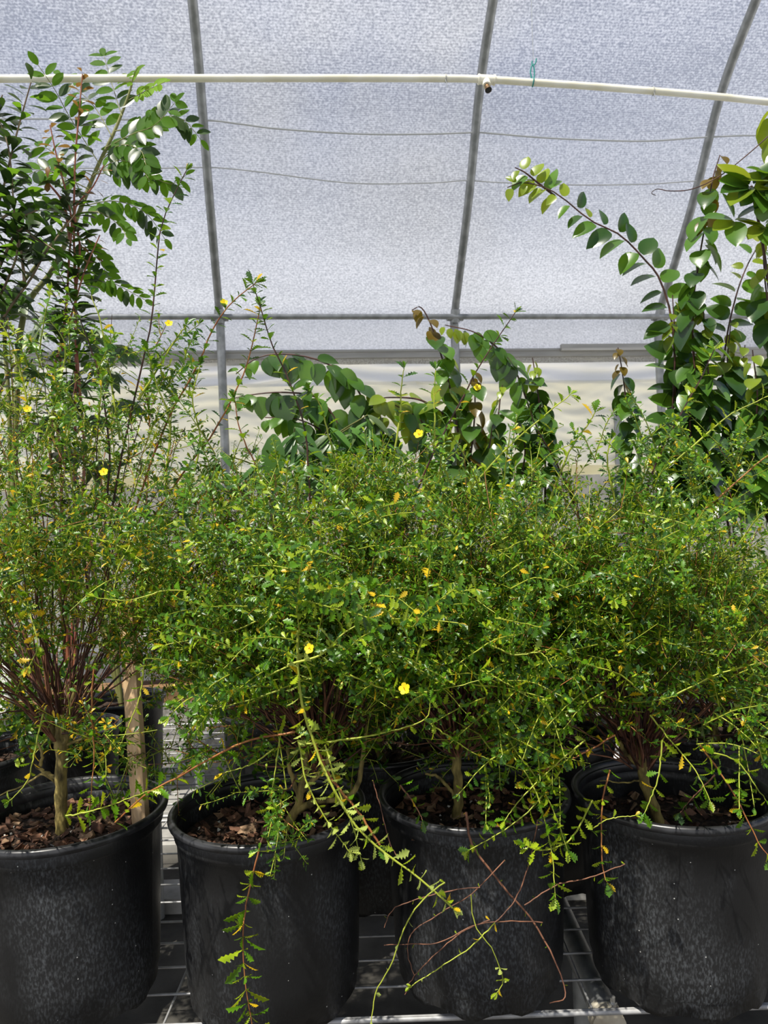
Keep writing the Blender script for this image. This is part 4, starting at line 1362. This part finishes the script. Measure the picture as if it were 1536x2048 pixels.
# --- dark leaved shrub at the left edge
yb = 2.45
base = P(-60, 1330, yb)
th = bgpot('potted_shrub', 'dark oblong leaved shrub at the left edge beside the pipe', 'shrub', -1.62, 2.50, BG, seed=43)
root = np.array([-1.62, 2.50, BENCH + .28])
mb2 = MB()
for i, pts in enumerate([[(-60, 700), (-30, 480), (0, 400), (25, 300), (45, 225), (62, 165)], [(-60, 800), (-20, 640), (15, 560), (35, 500), (28, 420), (18, 300), (-5, 230)],
                         [(-40, 750), (5, 640), (60, 560), (95, 500), (150, 430)], [(50, 570), (42, 500), (30, 440), (22, 330)], [(-50, 660), (30, 470), (75, 480), (110, 500)],
                         [(-60, 620), (0, 445), (40, 435), (75, 420)], [(-80, 560), (-40, 350), (-20, 250), (5, 190)], [(-30, 900), (10, 760), (60, 700)]]):
    l = pix(pts, yb, yb - .03, 20)
    if i < 2:
        l = np.concatenate([smooth_poly([root, (root + l[0]) / 2, l[0]], 6)[:-1], l])
    leafy(mb2, l, T_OBO, .026, .09, (1, 1, 1, 2), 'spiral', .0055, .002, seed=40 + i, w=1.25, s0=.1, per=2, ang0=i)
mb2.build('foliage', [M['greystem'], M['obo'], M['pin']], th)

# --- palmate grey-green plant, lower left
yb = 2.95
base = P(150, 1330, yb)
th = bgpot('potted_palmate_plant', 'grey green plant with hand shaped drooping leaves behind the left shrubs', 'plant', -1.08, 3.02, BG, seed=44)
root = np.array([-1.08, 3.02, BENCH + .28])
mb2 = MB()
g = np.random.default_rng(3)
for i, (u, v) in enumerate([(75, 660), (130, 690), (190, 660), (60, 740), (150, 760), (215, 740), (20, 700), (100, 830), (190, 830), (40, 850), (235, 690), (20, 800), (130, 900), (200, 920), (60, 960), (10, 920), (250, 800), (110, 620), (40, 600), (0, 640)]):
    tip = P(u, v, yb - g.uniform(0, .25))
    st0 = np.array([-1.18 + g.normal(0, .05), yb, max(1.0, tip[2] - .35)])
    if i < 6:
        mb2.tubes(smooth_poly([root, (root + st0) / 2, st0], 8), np.linspace(.008, .005, 8), 0, 7)
    mb2.tubes(smooth_poly([st0, (st0 + tip) / 2 + [0, 0, .06], tip], 8), .0022, 0, 6)
    out = unit(np.array([tip[0] - st0[0], -.6, -.15]))
    x = unit(np.cross(out, [0, 0, 1]))
    for a in np.radians([-80, -50, -25, 0, 25, 50, 80]):
        d = unit(out * math.cos(a) + x * math.sin(a) + np.array([0, 0, -.45]))
        mb2.leaves(T_LANCE, [tip], [d], [unit(np.array([0, -.5, .9]) + g.normal(0, .15, 3))], g.uniform(.10, .15) * (1 - .25 * abs(a)), 1, .95)
mb2.build('foliage', [M['olivestem'], M['palm']], th)


# --- glossy climbers right and centre
def vine(x, y, label, stems, seed, group='glossy leaved climbers on the back bench', llen=.088, tip=3, mode='hang', step=.034, mi=(1, 1, 2), extra=None, w=1.0):
    px_, py_ = {51: (1.10, 2.98), 52: (1.34, 2.70), 53: (1.46, 3.06), 54: (1.70, 2.72), 55: (.95, 2.62), 56: (.66, 3.0), 57: (.30, 2.85), 58: (-.10, 2.92)}[seed]
    th = bgpot('potted_climber', label, 'climber', px_, py_, group, seed=seed)
    root = np.array([px_, py_, BENCH + .28])
    mb = MB()
    for i, s in enumerate(stems):
        kw = dict(mode=mode, step=step, llen=llen, tipmi=tip, mi=mi, w=w)
        pts, rooted = s[0], s[1]
        if len(s) > 2:
            kw.update(s[2])
        kw['llen'] *= 1.2
        kw['step'] *= .72
        dz = kw.pop('dy', 0)
        l = pix(pts, y + dz, y + dz - .04, 24)
        leafy(mb, l, T_HEART, seed=seed * 10 + i, r0=.0048, r1=.002, **kw)
        if rooted:
            mb.tubes(smooth_poly([root, (root + l[0]) / 2 + [0.01, 0, 0], l[0]], 8), .0052, 0, 7)
    if extra:
        extra(mb)
    mb.build('foliage', [M['darkstem'], M['gloss'], M['glossmid'], M['glossyoung'], M['glossbronze']], th)
    return th


def xat(u, y):
    return P(u, 1200, y)[0]


vine(xat(1350, 2.9), 2.9, 'glossy climber right of centre with one long branch arching left and upward',
     [([(1345, 1010), (1350, 800), (1345, 650), (1320, 560), (1290, 520), (1240, 470), (1180, 440), (1110, 385), (1050, 365), (1015, 375)], True, dict(mode='rank', step=.044, llen=.082, mi=(1, 1, 2), w=.85)),
      ([(1110, 392), (1075, 365), (1050, 345), (1030, 335)], False, dict(mode='rank', step=.03, llen=.07, mi=(3, 3, 2))),
      ([(1355, 1010), (1345, 850), (1350, 700), (1345, 590)], True, dict(step=.026, tip=None) if False else dict(step=.026)),
      ([(1330, 980), (1365, 880), (1372, 760), (1365, 690)], False, dict(step=.03))], 51)
vine(xat(1410, 2.8), 2.8, 'tall glossy climber standing before the right rib, curled bronze tip above its neighbours',
     [([(1410, 1010), (1395, 820), (1385, 640), (1395, 540), (1412, 440), (1425, 360), (1440, 310)], True, dict(step=.030, mi=(1, 2, 2), tipmi=4)),
      ([(1400, 1000), (1420, 860), (1415, 720), (1405, 600)], True, dict(step=.026)),
      ([(1390, 960), (1380, 850), (1390, 760), (1385, 700)], False, dict(step=.03))], 52)
vine(xat(1470, 2.95), 2.95, 'dark glossy climber of bare upper stem second from the right edge',
     [([(1450, 1010), (1440, 850), (1450, 700), (1470, 600), (1495, 530), (1530, 470)], True, dict(step=.036, mode='rank', llen=.078)),
      ([(1460, 1000), (1470, 850), (1455, 740), (1462, 640)], True, dict(step=.026)),
      ([(1480, 1000), (1490, 900), (1480, 800), (1490, 690)], True, dict(step=.026))], 53)


def whorl(mb):
    g = np.random.default_rng(8)
    for (u, v, n, L) in [(1502, 372, 14, .15), (1560, 360, 10, .15), (1470, 440, 7, .125), (1525, 450, 8, .13)]:
        c = P(u, v, 2.55)
        for i in range(n):
            a = i * 2.4 + g.normal(0, .2)
            d = unit(np.array([math.cos(a), -.45 + .3 * math.sin(a), .75 * math.sin(a) - .35]))
            mb.leaves(T_OVAL, [c + d * .01], [d], [unit(np.array([0, -.7, .8]) + g.normal(0, .25, 3))], L * g.uniform(.7, 1.05), int(g.choice([2, 2, 3, 3, 1])), 1.0)
    mb.tubes(pix([(1552, 258), (1500, 305), (1440, 352), (1385, 378), (1340, 382), (1315, 378), (1303, 386), (1312, 391)], 2.55, n=26), np.linspace(.0022, .0011, 26), 0, 6)
    mb.tubes(pix([(1502, 372), (1530, 520), (1560, 800), (1545, 1010)], 2.57, n=14), .005, 0, 7)


vine(xat(1545, 2.62), 2.62, 'glossy climber at the right edge with big bright leaves and a curled tendril',
     [([(1535, 1010), (1530, 850), (1545, 700), (1530, 560), (1525, 470)], True, dict(step=.026, mi=(1, 1, 2), llen=.085)),
      ([(1515, 1000), (1505, 900), (1515, 800), (1505, 700)], True, dict(step=.028, llen=.085)),
      ([(1560, 1000), (1570, 800), (1560, 600)], True, dict(step=.03)),
      ([(1540, 205), (1560, 260), (1580, 400)], False, dict(step=.03, mi=(2, 3)))], 54, extra=whorl)
vine(xat(1262, 3.0), 3.0, 'slim glossy climber spiralling up alone before the cream curtain on the right',
     [([(1268, 1020), (1262, 930), (1262, 880), (1252, 800), (1244, 740), (1236, 695)], True, dict(step=.019, llen=.068, mi=(1, 2, 2), tipmi=4))], 55)
vine(xat(1085, 3.05), 3.05, 'pair of glossy stems right of the middle rib bottom, one arching to the left',
     [([(1090, 1010), (1090, 920), (1080, 820), (1072, 760), (1065, 715)], True, dict(step=.020, llen=.075, mi=(1, 1, 2))),
      ([(1085, 900), (1060, 820), (1030, 740), (1000, 700), (950, 665), (890, 650)], False, dict(step=.026, llen=.075, mi=(1, 2, 2), mode='alongdown')),
      ([(1010, 960), (995, 880), (1000, 800), (1005, 770)], True, dict(step=.022, llen=.07)),
      ([(1040, 980), (1050, 900), (1040, 850)], True, dict(step=.024, llen=.075))], 56)
vine(xat(930, 2.85), 2.85, 'glossy climber in front of the middle rib with drooping bronze and dead tips',
     [([(925, 1010), (920, 900), (905, 800), (885, 720), (862, 650), (842, 615), (824, 620)], True, dict(step=.030, llen=.085, mi=(1, 2, 3), tipmi=4)),
      ([(930, 980), (945, 880), (950, 800), (945, 740)], True, dict(step=.026, llen=.085, mi=(2, 3, 4), tipmi=4)),
      ([(900, 1000), (870, 900), (840, 840), (790, 810)], True, dict(step=.028, mi=(1, 2, 3), mode='alongdown')),
      ([(890, 830), (840, 800), (780, 795), (750, 800)], False, dict(step=.03, mi=(2, 3), mode='alongdown')),
      ([(960, 1000), (975, 920), (985, 850)], True, dict(step=.026))], 57)
vine(xat(700, 2.9), 2.9, 'glossy climber with branches arching left across the cream curtain',
     [([(740, 1010), (745, 900), (725, 800), (690, 750), (630, 718), (560, 708), (510, 718), (472, 748)], True, dict(step=.034, llen=.088, mi=(1, 1, 2), mode='alongdown', tipmi=2, w=.85)),
      ([(720, 1000), (690, 880), (640, 800), (570, 785), (500, 790), (455, 800)], True, dict(step=.03, llen=.09, mi=(1, 1, 2), mode='alongdown', tipmi=2)),
      ([(700, 980), (660, 880), (600, 840), (530, 835)], True, dict(step=.03, llen=.09, mode='alongdown', tipmi=2)),
      ([(760, 1000), (770, 900), (760, 830), (740, 780)], True, dict(step=.03)),
      ([(700, 1000), (640, 930), (580, 880)], True, dict(step=.03, mode='alongdown'))], 58)
# broad lance-leaved plant in the middle
yb = 2.55
x0 = xat(590, yb) + .08
th = bgpot('potted_lance_leaf_plant', 'plant with long lance shaped drooping leaves behind the second front shrub', 'plant', -.46, 3.1, BG, seed=61)
root = np.array([-.46, 3.1, BENCH + .28])
mb2 = MB()
g = np.random.default_rng(12)
for i, (u, v) in enumerate([(520, 860), (560, 840), (610, 835), (660, 800), (700, 800), (735, 775), (640, 870), (690, 860), (480, 890), (740, 860), (440, 850), (590, 800), (770, 830), (420, 900)]):
    y = 2.75 - g.uniform(0, .12)
    tip = P(u, v + 55, y)
    s0_ = np.array([-.36 + g.normal(0, .06), 3.0, tip[2] - .25])
    mb2.tubes(smooth_poly([root, s0_, (s0_ + tip) / 2 + [0, 0, .05], tip], 14), np.linspace(.006, .0025, 14), 0, 7)
    for j in range(9):
        a = j * .78 + g.normal(0, .2)
        d = unit(np.array([math.cos(a), -.5 + .5 * math.sin(a), -.75 + .45 * math.sin(a)]))
        mb2.leaves(T_LANCE, [tip + np.array([0, 0, -.008 * j])], [d], [unit(np.array([0, -.5, .9]) + g.normal(0, .25, 3))], g.uniform(.08, .13), 1 if g.random() < .7 else 2, g.uniform(.65, .9))
mb2.leaves(T_LANCE, [P(548, 868, 2.6)], [unit([-.05, -.2, -1])], [[0, -1, .3]], .20, 1, 1.25)
mb2.build('foliage', [M['olivestem'], M['lance'], M['palm']], th)

# ------------------------------------------------------------ sky, sun, camera
w = bpy.data.worlds.new('sky')
bpy.context.scene.world = w
w.use_nodes = True
nt = w.node_tree
L = nt.links.new
bg = nt.nodes['Background']
tc = nt.nodes.new('ShaderNodeTexCoord')
sx = nt.nodes.new('ShaderNodeSeparateXYZ')
L(tc.outputs['Generated'], sx.inputs[0])
rp = nt.nodes.new('ShaderNodeValToRGB')
e = rp.color_ramp.elements
e[0].position, e[0].color = 0.0, (2.3, 2.3, 2.32, 1)
e[1].position, e[1].color = 0.75, (0.12, 0.24, 0.58, 1)
m_ = e.new(0.27)
m_.color = (1.55, 1.58, 1.66, 1)
m_ = e.new(0.50)
m_.color = (0.18, 0.32, 0.74, 1)
L(sx.outputs['Z'], rp.inputs['Fac'])
nz = nt.nodes.new('ShaderNodeTexNoise')
nz.inputs['Scale'].default_value = 3.2
nz.inputs['Detail'].default_value = 5
L(tc.outputs['Generated'], nz.inputs['Vector'])
cr = nt.nodes.new('ShaderNodeMapRange')
cr.inputs['From Min'].default_value = 0.45
cr.inputs['From Max'].default_value = 0.70
L(nz.outputs['Fac'], cr.inputs['Value'])
mx = nt.nodes.new('ShaderNodeMix')
mx.data_type = 'RGBA'
mx.inputs['B'].default_value = (0.95, 0.95, 0.97, 1)
L(rp.outputs['Color'], mx.inputs['A'])
L(cr.outputs['Result'], mx.inputs['Factor'])
L(mx.outputs['Result'], bg.inputs['Color'])
bg.inputs['Strength'].default_value = 0.6

sd = bpy.data.lights.new('sun', 'SUN')
sd.energy = 7.0
sd.angle = math.radians(0.6)
sd.color = (1.0, 0.95, 0.85)
so = bpy.data.objects.new('sun', sd)
col.objects.link(so)
from mathutils import Vector
so.rotation_euler = Vector((0.32, 0.40, -1.0)).to_track_quat('-Z', 'Y').to_euler()

cd = bpy.data.cameras.new('camera')
cd.sensor_fit = 'VERTICAL'
cd.sensor_height = 36.0
cd.lens = F / 2048 * 36.0
cd.clip_start = 0.02
cd.clip_end = 300
cd.dof.use_dof = True
cd.dof.focus_distance = 1.55
cd.dof.aperture_fstop = cd.lens / 2.6
co = bpy.data.objects.new('camera', cd)
col.objects.link(co)
R_ = np.array([[CR, SR, 0], [0, 0, -1], [-SR, CR, 0]])   # columns: right, up, back
mw = Matrix.Identity(4)
for i in range(3):
    for j in range(3):
        mw[i][j] = R_[i][j]
mw[2][3] = CAMZ
co.matrix_world = mw
sc = bpy.context.scene
sc.camera = co
sc.view_settings.view_transform = 'Standard'
sc.view_settings.look = 'None'
sc.view_settings.gamma = 1
sc.view_settings.exposure = 0.0
sc.view_settings.use_curve_mapping = False
for o in bpy.data.objects:
    if '_o' in o:
        del o['_o']
